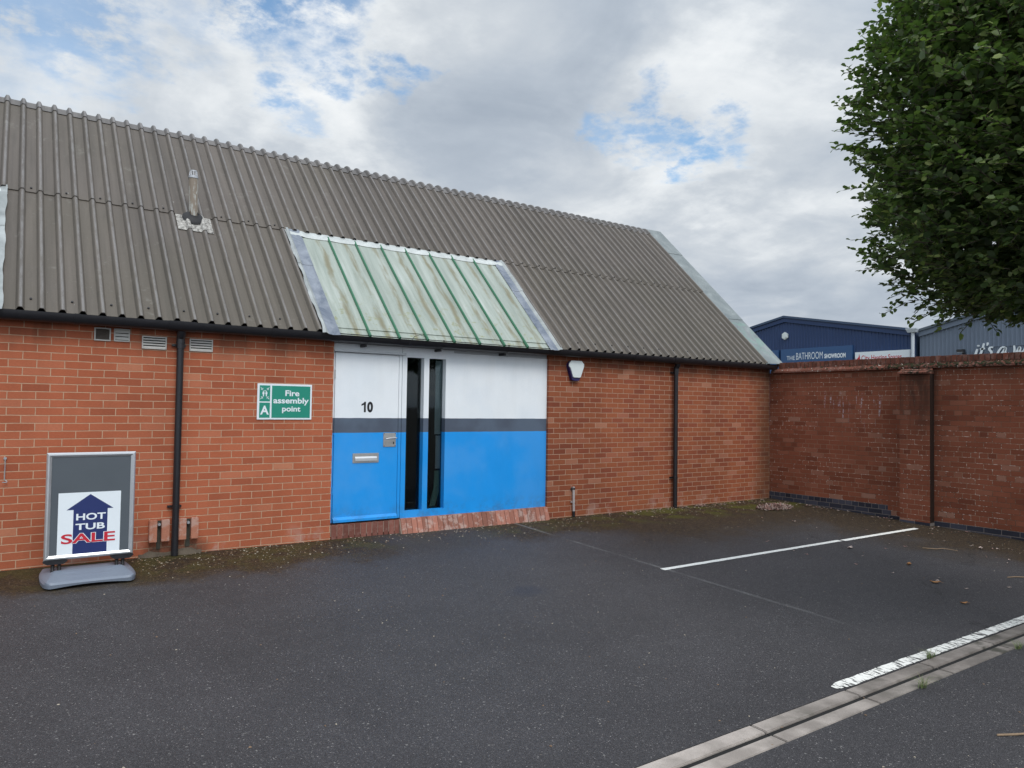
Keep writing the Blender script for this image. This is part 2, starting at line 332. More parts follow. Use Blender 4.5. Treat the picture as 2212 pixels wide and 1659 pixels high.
# fibre cement roof
def roof_mat(name, base, olive=.5, rib=1.):
    t = mat(name, None, .62, 0, .4); p = t.obj(); X, Y, Zc = t.sep(p)
    st = t.noise(t.vm('MULTIPLY', p, (14, .5, .5)), 1.0, 4, .6); big = t.noise(p, .6, 3); fn = t.noise(p, 60, 4, .7)
    c = t.ramp(st, [(0.3, tuple(x*.78 for x in base)), (.5, base), (.72, tuple(x*1.22 for x in base))])
    c = t.mix(t.m('MULTIPLY', t.sm(t.m('ADD', big, t.m('MULTIPLY', t.sm(Zc, 4.6, 2.5), .25)), .45, .75), olive), c, (base[0]*.86, base[1]*.88, base[2]*.70))
    wx_, wy_, wz_ = t.sep(t.pos())
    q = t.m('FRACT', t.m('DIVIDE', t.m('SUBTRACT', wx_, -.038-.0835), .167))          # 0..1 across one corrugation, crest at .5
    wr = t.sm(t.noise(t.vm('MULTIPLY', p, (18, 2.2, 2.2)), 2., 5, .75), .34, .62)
    sh = t.new('ShaderNodeTexWhiteNoise', noise_dimensions='1D'); t.put(sh.inputs['W'], t.m('FLOOR', t.m('DIVIDE', wx_, 1.002)))
    c = t.mul(c, t.m('MULTIPLY_ADD', sh.outputs['Value'], .14, .93))
    lich = t.m('MULTIPLY', t.sm(t.noise(p, 7, 5, .75), .56, .70), t.sm(t.noise(p, 1.1, 3), .42, .6)); c = t.mix(t.m('MULTIPLY', lich, .38), c, (.21, .205, .18))
    dk = t.sm(t.noise(t.vm('MULTIPLY', p, (5, .7, .7)), 1.6, 5, .7), .52, .72); c = t.mix(t.m('MULTIPLY', dk, .35), c, (.055, .05, .042))
    crest = t.m('MULTIPLY', t.m('MULTIPLY', t.sm(t.m('ABSOLUTE', t.m('SUBTRACT', q, .53)), .115, .04), t.m('MULTIPLY_ADD', wr, .9, .25)), rib)  # light on the rib crests painted in, broken up by wear noise
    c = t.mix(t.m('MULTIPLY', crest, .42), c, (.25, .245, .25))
    flank_shade = t.m('MULTIPLY', t.sm(t.m('ABSOLUTE', t.m('SUBTRACT', q, .335)), .09, .02), t.m('MULTIPLY_ADD', wr, .35, .15))  # shaded left flank of each rib, put into the colour
    c = t.mix(t.m('MULTIPLY', flank_shade, rib), c, (.045, .042, .036))
    c = t.mul(c, t.m('MULTIPLY_ADD', fn, .35, .83))
    c = t.mix(t.m('MULTIPLY', t.sm(t.noise(t.vm('MULTIPLY', p, (3, 1, 1)), 4.5, 4, .7), .72, .76), .6), c, (.45, .45, .44))
    t.put(t.b.inputs['Base Color'], c); t.put(t.b.inputs['Normal'], t.bump(fn, .15, .002)); return t
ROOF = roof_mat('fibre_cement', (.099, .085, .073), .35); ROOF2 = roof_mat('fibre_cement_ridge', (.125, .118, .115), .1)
def lead_mat(name, a, b, green=0.):
    t = mat(name, None, .5, .25, .5); p = t.pos()
    n = t.noise(p, 3.5, 5, .65, .6); c = t.ramp(n, [(.3, a), (.55, b), (.75, tuple(min(1, x*1.35) for x in b))])
    if green: c = t.mix(t.m('MULTIPLY', t.sm(t.noise(t.vm('MULTIPLY', p, (3, 1, 1)), 2.2, 4, .6), .5, .62), green), c, (.20, .36, .28))
    t.put(t.b.inputs['Base Color'], c); t.put(t.b.inputs['Normal'], t.bump(t.noise(p, 9, 4, .6), .35, .02)); return t
LEAD = lead_mat('lead_flashing', (.085, .11, .155), (.215, .24, .28)); LEADP = lead_mat('pale_lead', (.36, .39, .38), (.50, .53, .52))
LEADM = lead_mat('weathered_lead_edge', (.20, .22, .22), (.32, .345, .345))
VERGE = lead_mat('verge_metal', (.135, .16, .165), (.20, .225, .225), .0)
t = VERGE; X, Y, Zc = t.sep(t.pos())
t.put(t.b.inputs['Base Color'], t.mix(t.m('MULTIPLY', t.m('MULTIPLY', t.sm(Zc, 3.30, 3.15), t.sm(Zc, 2.4, 2.9)), t.m('MULTIPLY', t.sm(t.noise(t.pos(), 7, 4, .6), .46, .56), .45)), t.b.inputs['Base Color'].links[0].from_socket, (.15, .30, .235)))
# skylight glazing: grimy pale green wired glass
t = GLAZE = mat('grimy_glazing', None, .28, 0, .5); p = t.pos(); X, Y, Zc = t.sep(p)
pane = t.m('FRACT', t.m('DIVIDE', t.m('SUBTRACT', X, 3.02), .3892)); pid = t.m('FLOOR', t.m('DIVIDE', t.m('SUBTRACT', X, 3.02), .3892))
wid = t.m('MULTIPLY_ADD', t.noise(t.comb(pid, t.m('MULTIPLY', Zc, .8), 0.), 3.3, 3), .7, -.02)
stk = t.sm(t.m('ABSOLUTE', t.m('SUBTRACT', pane, t.m('MULTIPLY_ADD', wid, .6, .42))), .17, .02)
blot = t.noise(t.vm('MULTIPLY', p, (4, .6, .6)), 3.0, 5, .65)
c = t.ramp(t.noise(t.vm('MULTIPLY', p, (5, .4, .4)), 2.0, 4, .6), [(.3, (.215, .25, .215)), (.55, (.305, .345, .305)), (.75, (.41, .445, .415))])
c = t.mix(t.m('MULTIPLY', t.m('MULTIPLY', stk, t.sm(blot, .33, .6)), .85), c, (.155, .135, .065))
c = t.mix(t.m('MULTIPLY', t.m('MULTIPLY', t.sm(Zc, 3.2, 2.45), t.sm(t.noise(p, 9, 4, .7), .55, .66)), .7), c, (.20, .20, .07))
c = t.mul(c, t.m('MULTIPLY_ADD', t.noise(p, 70, 3, .7), .3, .85))
t.put(t.b.inputs['Base Color'], c); t.put(t.b.inputs['Roughness'], t.m('MULTIPLY_ADD', blot, .3, .2))
def plain(name, col, rough=.5, metal=0., spec=.5, var=.12, scale=20, bump=.1):
    t = mat(name, None, rough, metal, spec); p = t.pos()
    c = t.mul((*col, 1), t.m('MULTIPLY_ADD', t.noise(p, scale, 4, .65), var*2, 1-var)); t.put(t.b.inputs['Base Color'], c)
    t.put(t.b.inputs['Roughness'], t.m('MULTIPLY_ADD', t.noise(p, scale*.7, 3), .2, rough-.1))
    if bump: t.put(t.b.inputs['Normal'], t.bump(t.noise(p, scale*3, 3), bump, .003))
    return t
GREEN = plain('green_bar_paint', (.030, .145, .075), .45); BLACKP = plain('black_plastic', (.012, .012, .015), .35, 0, .5, .3)
ALU = plain('aluminium', (.56, .58, .60), .36, .75, var=.06); STEEL = plain('brushed_steel', (.50, .50, .49), .38, .8, var=.15)
DARKGREY = plain('dark_grey_panel', (.085, .10, .115), .22, var=.1, scale=3); GREYPL = plain('grey_plastic_base', (.155, .185, .235), .5, var=.08, scale=5)
WHITEV = plain('white_vinyl', (.72, .78, .82), .35, var=.03, bump=0); NAVY = plain('navy_vinyl', (.015, .028, .125), .35, var=.05, bump=0); RED = plain('red_vinyl', (.50, .018, .035), .35, var=.05, bump=0)
GREENV = plain('green_vinyl', (.010, .235, .165), .32, var=.04, bump=0); BLACKV = plain('black_vinyl', (.010, .011, .014), .4, bump=0)
WHITEPL = plain('white_plastic', (.62, .68, .68), .4, var=.05, bump=0); NAVYPL = plain('navy_plastic', (.012, .010, .085), .3, bump=0)
DARK = plain('dark_gap', (.006, .006, .006), .9); GREYPIPE = plain('grey_pvc', (.40, .36, .35), .5); BLACKRUB = plain('rubber', (.02, .02, .022), .7)
OFFW = plain('weathered_white_vent', (.46, .45, .42), .55, var=.2, scale=30); BROWNV = plain('brown_grille', (.12, .10, .085), .5)
GALV = plain('galvanised', (.42, .43, .45), .4, .7)
t = FLUE = mat('painted_flue', None, .6); p = t.pos()
f = t.sm(t.noise(t.vm('MULTIPLY', p, (1, 1, .25)), 22, 4, .7), .50, .58)
t.put(t.b.inputs['Base Color'], t.mix(f, (.22, .18, .14), (.36, .36, .33)))
t = CEM = mat('lichen_cement', None, .85); p = t.pos(); t.put(t.b.inputs['Base Color'], t.ramp(t.noise(p, 28, 4, .75), [(.35, (.08, .075, .07)), (.5, (.30, .29, .27)), (.65, (.48, .47, .44))]))
t = CONC = mat('drain_concrete', None, .85, 0, .3); p = t.pos()
rn = t.new('ShaderNodeObjectInfo').outputs['Random']
c = t.mix(t.sm(t.noise(p, 2.3, 4, .6), .38, .62), (.25, .222, .20), (.43, .385, .35)); c = t.mul(c, t.m('MULTIPLY_ADD', rn, .35, .80))
c = t.mix(t.m('MULTIPLY', t.sm(t.noise(p, 5, 4), .42, .6), t.sm(t.noise(p, .9, 3), .48, .6)), c, (.11, .105, .085))
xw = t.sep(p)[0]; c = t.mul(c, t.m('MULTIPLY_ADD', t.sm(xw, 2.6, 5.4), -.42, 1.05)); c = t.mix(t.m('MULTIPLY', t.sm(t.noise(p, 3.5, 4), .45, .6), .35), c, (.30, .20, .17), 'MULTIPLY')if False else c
c = t.mul(c, t.m('MULTIPLY_ADD', t.noise(p, 240, 3, .7), .8, .62)); t.put(t.b.inputs['Base Color'], c); t.put(t.b.inputs['Normal'], t.bump(t.noise(p, 200, 3), .4, .004))
# painted panel and door: white over a grey stripe over blue
t = PAINT = mat('striped_paint', None, .42, 0, .4); p = t.pos(); X, Y, Zc = t.sep(p)
wz = t.m('MULTIPLY_ADD', t.noise(p, 7, 3), .006, -.003); zz = t.m('ADD', Zc, wz)
c = t.mix(t.sm(zz, 1.231, 1.234), (.010, .285, .76), (.072, .090, .125)); c = t.mix(t.sm(zz, 1.408, 1.411), c, (.79, .83, .86))
c = t.mul(c, t.m('MULTIPLY_ADD', t.noise(t.vm('MULTIPLY', p, (1, 1, .35)), 4.5, 5, .6), .14, .93)); c = t.mul(c, t.m('MULTIPLY_ADD', t.noise(p, 90, 3, .7), .08, .96))
gm = t.m('MULTIPLY', t.sm(Zc, .42, .18), t.sm(t.noise(p, 6, 5, .7), .42, .66)); c = t.mix(t.m('MULTIPLY', gm, .40), c, (.06, .10, .14))
rn_ = t.m('MULTIPLY', t.sm(Zc, 1.3, 2.2), t.sm(t.noise(t.vm('MULTIPLY', p, (1, 1, .06)), 9, 4, .6), .50, .70)); c = t.mix(t.m('MULTIPLY', rn_, .05), c, (.25, .25, .22))
fade = t.sm(t.noise(p, 1.4, 4, .6), .38, .64); c = t.mix(t.m('MULTIPLY', fade, .10), c, (.30, .45, .62))
t.put(t.b.inputs['Roughness'], t.m('MULTIPLY_ADD', t.noise(p, 5, 4), .3, .22))
t.put(t.b.inputs['Base Color'], c); t.put(t.b.inputs['Normal'], t.bump(t.m('ADD', t.noise(t.vm('MULTIPLY', p, (1, 1, .3)), 40, 4), t.m('MULTIPLY', t.noise(p, 2.2, 2), 3.)), .12, .004))
FASC = plain('fascia_white', (.50, .53, .56), .5, var=.08)
t = GLASS = mat('window_glass', None); t.n.remove(t.b)
g = t.new('ShaderNodeBsdfGlossy'); g.inputs['Roughness'].default_value = .03; g.inputs['Color'].default_value = (.55, .58, .6, 1)
tr = t.new('ShaderNodeBsdfTransparent'); tr.inputs['Color'].default_value = (.62, .68, .68, 1)
fr = t.new('ShaderNodeFresnel'); fr.inputs['IOR'].default_value = 1.5; ms = t.new('ShaderNodeMixShader')
t.l.new(fr.outputs[0], ms.inputs[0]); t.l.new(tr.outputs[0], ms.inputs[1]); t.l.new(g.outputs[0], ms.inputs[2]); t.l.new(ms.outputs[0], t.out.inputs[0])
# worn road paint
def road_paint(name, wear, ax, dens):
    t = mat(name, None, .7, 0, .3); p = t.pos()
    n = t.noise(t.vm('MULTIPLY', p, ax), dens, 4, .7); k = t.sm(n, wear-.03, wear+.04)
    c = t.mix(k, (.035, .035, .036), (.80, .80, .76)); c = t.mul(c, t.m('MULTIPLY_ADD', t.noise(p, 60, 3), .3, .82))
    t.put(t.b.inputs['Base Color'], c); return t
LINE1 = road_paint('worn_white_line', .36, (1, 1, 1), 70); LINE2 = road_paint('scraped_white_line', .445, (2.0, .45, 1), 24)
def clad_mat(name, a):
    t = mat(name, None, .45, 0, .4); p = t.pos()
    c = t.mul((*a, 1), t.m('MULTIPLY_ADD', t.noise(p, .8, 4, .6), .3, .85))
    c = t.mix(t.m('MULTIPLY', t.sm(t.noise(t.vm('MULTIPLY', p, (1, 1, .35)), 3.2, 4, .7), .73, .77), .7), c, (.45, .5, .55)); t.put(t.b.inputs['Base Color'], c); return t
BLUEC = clad_mat('navy_cladding', (.020, .046, .125)); BLUET = clad_mat('navy_trim', (.045, .075, .135)); GREYC = clad_mat('slate_cladding', (.125, .16, .215)); GREYT = clad_mat('slate_trim', (.085, .11, .14))
SIGNB = plain('blue_sign_face', (.022, .075, .19), .3, var=.05, scale=1, bump=0); SIGNW = plain('white_sign_face', (.66, .72, .76), .3, var=.03, bump=0)

# ------------------------------------------------------------------ ground
def gz(y): return -.012+.033*max(-6.3, min(0., y))
XL, XR = -400., 600.
CH0, CH1 = -5.615, -5.853
mb = MB()
for y0, y1 in ((900, 0), (0, CH0), (CH1, -6.3), (-6.3, -400)):
    n = 1
    mb.face([(XL, y0, gz(y0)), (XL, y1, gz(y1)), (XR, y1, gz(y1)), (XR, y0, gz(y0))])
for yy, d_ in ((CH0, 1), (CH1, -1)): mb.face([(XL, yy, gz(yy)), (XR, yy, gz(yy)), (XR, yy, -.45), (XL, yy, -.45)])
g = mb.build('ground', ASPH, fixn=False); tag(g, kind='structure')
me = g.data
if me.polygons[0].normal.z < 0: me.flip_normals()
mb = MB(); mb.face([(XL, CH0-.0002, -.34), (XL, CH1+.0002, -.34), (XR, CH1+.0002, -.34), (XR, CH0-.0002, -.34)])
tag(mb.build('drain_bed', DARK), kind='structure')

# parking markings
def strip(name, x0, x1, y0, y1, m_, lift=.004, jag=.0, n=60, rounded=False):
    mb = MB(); rows = []
    for i in range(n+1):
        s = i/n; x = x0+(x1-x0)*s; a = y0+random.uniform(-jag, jag); b = y1+random.uniform(-jag, jag)
        if rounded and i < 2: a -= .02*(2-i)*.6; b += .012*(2-i)*.6
        rows.append([(x, a, gz(a)+lift), (x, b, gz(b)+lift)])
    mb.grid(rows); o = mb.build(name, m_); return o
tag(strip('parking_line', 5.575, 8.86, -2.815, -2.885, LINE1, jag=.003), kind='structure')
o = strip('parking_line', 8.90, 10.80, -2.825, -2.90, LINE1, jag=.003); tag(o, kind='structure')
o = strip('parking_line', 4.285, 9.6, -5.520, -5.608, LINE2, jag=.004, n=120, rounded=True); tag(o, kind='structure')

# slot drain units
def drain_unit(x0, x1, tagk):
    y_a, y_s0, y_s1, y_b = CH0-.001, -5.720, -5.757, CH1+.001
    zt = gz(-5.73)+.001; r_ = thing('drain_channel', *tagk)
    r_.location = (x0, y_s0, zt)
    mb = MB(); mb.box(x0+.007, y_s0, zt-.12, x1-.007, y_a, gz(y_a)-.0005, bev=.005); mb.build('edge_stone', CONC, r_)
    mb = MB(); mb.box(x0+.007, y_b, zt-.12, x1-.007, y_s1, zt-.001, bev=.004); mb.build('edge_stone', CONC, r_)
    mb = MB(); mb.box(x0+.004, y_s1+.0015, zt-.12, x1-.004, y_s0-.0015, zt-.010); mb.build('slot', DARK, r_)  # black filler standing in for the shade inside the slot
    return r_
joints = [-.37, .57, 1.51, 2.44, 3.375, 4.32, 5.255, 6.20, 7.14, 8.08]
dl = ['slot drain unit at the bottom edge of the photo, almost out of view', 'rough pale slot drain unit cut by the bottom edge of the photo', 'pale slot drain unit just before the start of the thick white line',
      'brown slot drain unit at the rounded end of the thick white line', 'slot drain unit with grass tuft on its far edge', 'dark slot drain unit at the right edge of the photo, under the tree']
k = 0
for i in range(len(joints)-1):
    if joints[i] < 1.4 or joints[i] > 7.0: continue
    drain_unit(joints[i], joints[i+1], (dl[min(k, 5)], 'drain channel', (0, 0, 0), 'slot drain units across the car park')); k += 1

# ------------------------------------------------------------------ workshop building
FX = 11.3246                     # face of boundary wall
B = thing('workshop', 'long red brick workshop unit with a grey corrugated roof and a blue and white entrance', 'workshop', (4, 0, 0))
WT = 2.42
mb = MB()
# facade (material 0 left, 1 right), opening x 3.045..6.240, z .165..2.42
def wallbox(x0, x1, z0, z1, mi): mb.box(x0, 0, z0, x1, .25, z1, mi)
wallbox(-7, 3.045, -.3, WT, 0); wallbox(6.240, FX-.001, -.3, WT, 1); wallbox(3.045, 6.240, -.3, .020, 0)
# gable ends, back wall
RY, RZ = 2.86, 5.36
mb.prism([(.25, -.3), (5.5, -.3), (5.5, WT), (5.47, WT+.05), (RY, RZ-.10), (.25, WT+.22)], 11.20, FX+.03, 'x', 1)
mb.prism([(.25, -.3), (5.5, -.3), (5.5, WT), (5.47, WT+.05), (RY, RZ-.10), (.25, WT+.22)], -7, -6.8, 'x', 0)
mb.box(-6.8, 5.5, -.3, 11.2, 5.7, WT, 0)
mb.build('brick_wall', [BR_L, BR_R], B)
# drain-outlet bricks either side of the left pipe (stand proud of the wall)
for i, (a, b_) in enumerate(((1.116, 1.190), (1.231, 1.307), (1.394, 1.468), (1.513, 1.586))):
    mb = MB(); mb.box(a, -.055, .137+.002*i, b_, -.001, .362, bev=.005); mb.build('upright_brick', SB_DRAIN, B)
for a, b_ in ((1.190, 1.231), (1.468, 1.513)):
    mb = MB(); mb.box(a+.001, -.006, .06, b_-.001, .0, .35); o = mb.build('outlet_recess', plain('damp_cement', (.035, .034, .026), .9, var=.5, scale=15), B)
    mb = MB(); mb.tube([(a+.02, -.045, .315), (a+.02, .01, .315)], .014, 12); mb.build('outlet_pipe', GALV, o)
mb = MB()                         # cement fillet and loose mortar under them
rows = []
for i in range(25):
    s = i/24; x = 1.03+.60*s; e = .5+.5*math.sin(s*9+1)
    en = min(1, 6*s, 6*(1-s)); rows.append([(x, .004-.005*en, (.02+.03*e)*en), (x, -.002-.010*e*en, (.018+.02*e)*en), (x, -.006-.03*e*en, .02), (x, -.02-.05*e*en, -.03)])
mb.grid(rows); mb.build('cement_fillet', plain('old_cement', (.085, .068, .05), .95, var=.55, scale=14, bump=.5), B, smooth=True)
# brick sill under the entrance
sill = None
mb = MB(); mb2 = MB(); n = 43; x = 3.055; wds = (6.238-3.055)/n
for i in range(n):
    a, b_ = x+i*wds+.003, x+(i+1)*wds-.003
    if a < 3.93: mb2.box(a, -.002-random.random()*.003, -.05, b_, .09, .155+random.uniform(-.002, .002), bev=.003)
    else:
        j = random.uniform(-.004, .004); mb.prism([(-.012+j*.3, .162), (-.085+j, -.05), (.09, -.05), (.09, .162)], a, b_, 'x')
o = mb.build('sill_bricks', SB_SILL, B); mb2.build('threshold_bricks', SB_DARK, B)
mb = MB(); mb.box(3.05, .0, -.05, 3.928, .1, .150); mb.prism([(-.002, .156), (-.075, -.05), (.1, -.05), (.1, .156)], 3.932, 6.239, 'x'); mb.build('sill_mortar', MORT, B)

# entrance screen
PY = .04
E_ = bpy.data.objects.new('entrance_panel', None)
mb = MB()
def pb(x0, x1, z0, z1, y0=PY, y1=.10): mb.box(x0, y0, z0, x1, y1, z1)
# frame members round the door and windows
W1, W2 = (4.022, 4.264), (4.337, 4.582); WZ0, WZ1 = .250, 2.176
pb(3.050, 3.074, .160, 2.30); pb(3.914, 3.952, .160, 2.30)
pb(3.958, W1[0], .160, 2.30); pb(W1[1], W2[0], WZ0, WZ1); pb(W1[0], 4.70, WZ1, 2.30); pb(W1[0], W2[1], .160, WZ0)
pb(W2[1], 6.238, .160, WZ1); pb(4.70, 6.238, WZ1, 2.262)
pb(3.074, 3.914, 2.200, 2.30, PY+.002)
# deep reveals of the windows
for a, b_ in (W1, W2):
    mb.box(b_, .101, WZ0, b_+.012, .16, WZ1); mb.box(a-.012, .101, WZ0, a, .16, WZ1)
panel = mb.build('entrance_panel', PAINT, B)
mb = MB(); mb.box(3.050, .028, .157, 3.958, .039, .1725); mb.box(3.9525, .06, .16, 3.9575, .07, 2.30); mb.build('threshold_gap', DARK, panel)
mb = MB(); mb.box(4.70, .050, 2.265, 6.238, .11, 2.45); mb.box(3.05, .050, 2.303, 4.70, .11, 2.45); mb.build('fascia_board', FASC, B)
mb = MB(); mb.box(3.048, -.008, 2.196, 3.985, .036, 2.222, bev=.003); mb.build('drip_bar', FASC, panel)
# door
mb = MB(); mb.box(3.080, .036, .176, 3.908, .08, 2.190, bev=.002)
door = mb.build('door', PAINT, B)
mb = MB(); mb.prism([(.036, .235), (.008, .205), (.008, .176), (.036, .176)], 3.082, 3.905, 'x'); mb.build('weather_bar', PAINT, door)
for z in (.55, 1.26, 1.93):
    mb = MB(); mb.tube([(3.077, .032, z-.05), (3.077, .032, z+.05)], .007, 10); mb.build('hinge', STEEL if z > 1.5 else PAINT, door)
mb = MB(); mb.box(3.318, .030, .868, 3.656, .0355, .985, bev=.002); lp = mb.build('letter_plate', STEEL, door)
mb = MB(); mb.prism([(.029, .945), (.014, .925), (.012, .893), (.029, .893)], 3.345, 3.628, 'x'); mb.build('flap', ALU, lp)
mb = MB(); mb.box(3.712, .029, 1.057, 3.880, .0355, 1.228, bev=.002); hp = mb.build('handle_plate', STEEL, door)
mb = MB(); mb.tube([(3.865, .03, 1.165), (3.865, -.015, 1.165), (3.85, -.02, 1.165), (3.78, -.022, 1.163), (3.725, -.018, 1.155)], [.010, .010, .010, .009, .008], 10); mb.build('lever', ALU, hp, smooth=True)
mb = MB(); mb.box(3.842, .0265, 1.088, 3.856, .029, 1.118, bev=.001); mb.build('keyhole', BLACKP, hp)
for a in (3.722, 3.870):
    for z in (1.068, 1.218): mb = MB(); mb.tube([(a, .029, z), (a, .026, z)], .005, 8); mb.build('screw', BLACKP, hp)
mb = MB(); mb.face([(x_, .0345, z_) for x_, z_ in ((3.450, 1.480), (3.475, 1.480), (3.475, 1.607), (3.455, 1.607), (3.445, 1.592), (3.418, 1.578), (3.418, 1.556), (3.450, 1.570))])
text_poly(mb, '0', 3.492, 3.568, 1.478, 1.609, .0345, bold=.05); mb.build('house_number', BLACKV, door)
# windows
for i, (a, b_) in enumerate((W1, W2)):
    mb = MB(); mb.box(a-.005, .125, WZ0-.005, b_+.005, .131, WZ1+.005); pn = mb.build('window_pane', GLASS, B)
mb = MB(); mb.box(4.50, .17, 1.20, 4.62, .175, 2.16); mb.build('inner_board', plain('inner_board', (.75, .80, .85), .7), B)
mb = MB(); mb.box(4.52, .17, .75, 4.63, .175, 1.18); mb.build('inner_board', plain('inner_board_low', (.80, .82, .9), .7), B)
mb = MB(); mb.prism([(4.46, .26), (4.54, .26), (4.60, .45), (4.62, .72), (4.53, .72), (4.52, .5)], .20, .21, 'y'); mb.build('hanging_cloth', plain('cloth', (.35, .55, .45), .9), B)
mb = MB(); mb.box(4.085, .165, .26, 4.10, .17, 2.17); mb.build('blind_edge', plain('blind', (.10, .11, .11), .8), B)
mb = MB(); mb.box(3.0, 1.6, -.1, 6.5, 1.65, 2.4); mb.build('inner_wall', plain('inner_wall', (.05, .05, .05), .9), B)

# roof -------------------------------------------------
TH = R(44.1); CT, ST = math.cos(TH), math.sin(TH); E0 = (-.165, 2.405)
def rp(x, v, n=0.): return (x, E0[0]+v*CT-n*ST, E0[1]+v*ST+n*CT)
PIT = .16700; PH = -.038
def profile(x0, x1):
    """corrugation points (x, height)"""
    pts = [(x0, None), (x1, None)]
    k0 = int((x0-PH)/PIT)-2; k1 = int((x1-PH)/PIT)+2; out = []
    for k in range(k0, k1+1):
        c = PH+k*PIT
        for dx_, h_ in ((-.036, 0.), (-.033, .003), (-.017, .036), (-.010, .0405), (.010, .0405), (.017, .036), (.033, .003), (.036, 0.)): out.append((c+dx_, h_))
    xs = [p_[0] for p_ in out]; hs = [p_[1] for p_ in out]
    res = [(x0, float(np.interp(x0, xs, hs)))]+[p_ for p_ in out if x0 < p_[0] < x1]+[(x1, float(np.interp(x1, xs, hs)))]
    return res
def sheet(mb, x0, x1, v0, v1, lift=0., nv=2, th=.007, path=None):
    pr = profile(x0, x1); top = []
    for i in range(nv+1):
        v = v0+(v1-v0)*i/nv; top.append([rp(x, v, h_+lift) for x, h_ in pr])
    bot = [[rp(x, v0+(v1-v0)*i/nv, h_+lift-th) for x, h_ in pr] for i in range(nv+1)]
    mb.grid(top); mb.grid(bot)
    for e in (0, -1): mb.grid([top[e], bot[e]])
VRG = 10.99
for a_, b_ in ((-.18, 2.90), (6.26, VRG+.03), (-7.05, -3.60)):
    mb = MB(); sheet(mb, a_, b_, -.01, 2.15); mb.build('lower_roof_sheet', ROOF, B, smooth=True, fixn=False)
mb = MB(); sheet(mb, -7.05, VRG+.03, 2.065, 4.20, .012)
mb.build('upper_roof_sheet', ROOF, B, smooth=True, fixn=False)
# ridge pieces bend over to the back slope
mb = MB(); pr = profile(-7.05, VRG+.03); rows = []
for i in range(13):
    s = i/12
    if s < .3: v = 4.075+(s/.3)*.105; rows.append([rp(x, v, h_+.022) for x, h_ in pr])
    elif s <= .7:
        a = (s-.3)/.4; base = Vector(rp(0, 4.18, .022)); ang = TH*(1-2*a); rad = .16
        cx = base.y+rad*ST; cz = base.z-rad*CT
        rows.append([(x, cx-(rad+h_)*math.sin(ang), cz+(rad+h_)*math.cos(ang)) for x, h_ in pr]); 
    else:
        q = rows[-1]; pass
mb.grid(rows)
rb = Vector(rp(0, 4.18, .022)); cyy = rb.y+.16*ST
def back(pt): return (pt[0], 2*cyy-pt[1], pt[2])
mb.grid([[back(p_) for p_ in rows[0]], [back(p_) for p_ in rows[3]]])
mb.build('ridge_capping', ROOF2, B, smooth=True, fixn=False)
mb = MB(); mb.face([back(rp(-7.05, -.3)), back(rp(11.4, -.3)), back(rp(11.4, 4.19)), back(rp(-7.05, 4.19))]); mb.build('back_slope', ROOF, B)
# verge flashing (two lapped lengths) with turned-down edge
mb = MB()
for v0, v1, l in ((-.03, 1.26, .030), (1.23, 3.40, .036), (3.37, 4.25, .042)):
    o1, o2 = [rp(VRG-.02+.0*v0, v, l) for v in (v0, v1)], [rp(11.43, v, l+.012) for v in (v0, v1)]; o3 = [rp(11.435, v, l-.10) for v in (v0, v1)]
    o0 = [rp(VRG-.03, v, l-.025) for v in (v0, v1)]
    mb.grid([o0, o1, o2, o3])
rows = []
for i in range(7):
    ang = TH*(1-2*i/6); bb = Vector(rp(0, 4.22, .042)); rad = .16; cx = bb.y+rad*ST; cz = bb.z-rad*CT
    rows.append([(xx, cx-(rad+e)*math.sin(ang), cz+(rad+e)*math.cos(ang)) for xx, e in ((VRG-.03, -.025), (VRG-.02, 0), (11.43, .012), (11.435, -.10))])
mb.grid(rows)
mb.build('verge_flashing', VERGE, B, smooth=True, fixn=False)
# fixing bolts
k = 0; x = -.12
while x < 10.9:
    c0 = PH+PIT*(round((x-PH)/PIT)+.5)
    for v, l in ((.16, .001), (2.14, .013)):
        if v < 1 and 2.7 < c0 < 6.4: continue
        if v > 1 and 2.95 < c0 < 6.2: continue
        a = Vector(rp(c0, v, l)); b_ = Vector(rp(c0, v, l+.012)); mb = MB(); mb.tube([a, b_], .011, 8); mb.build('roof_bolt', BLACKRUB, B)
    x += PIT*2
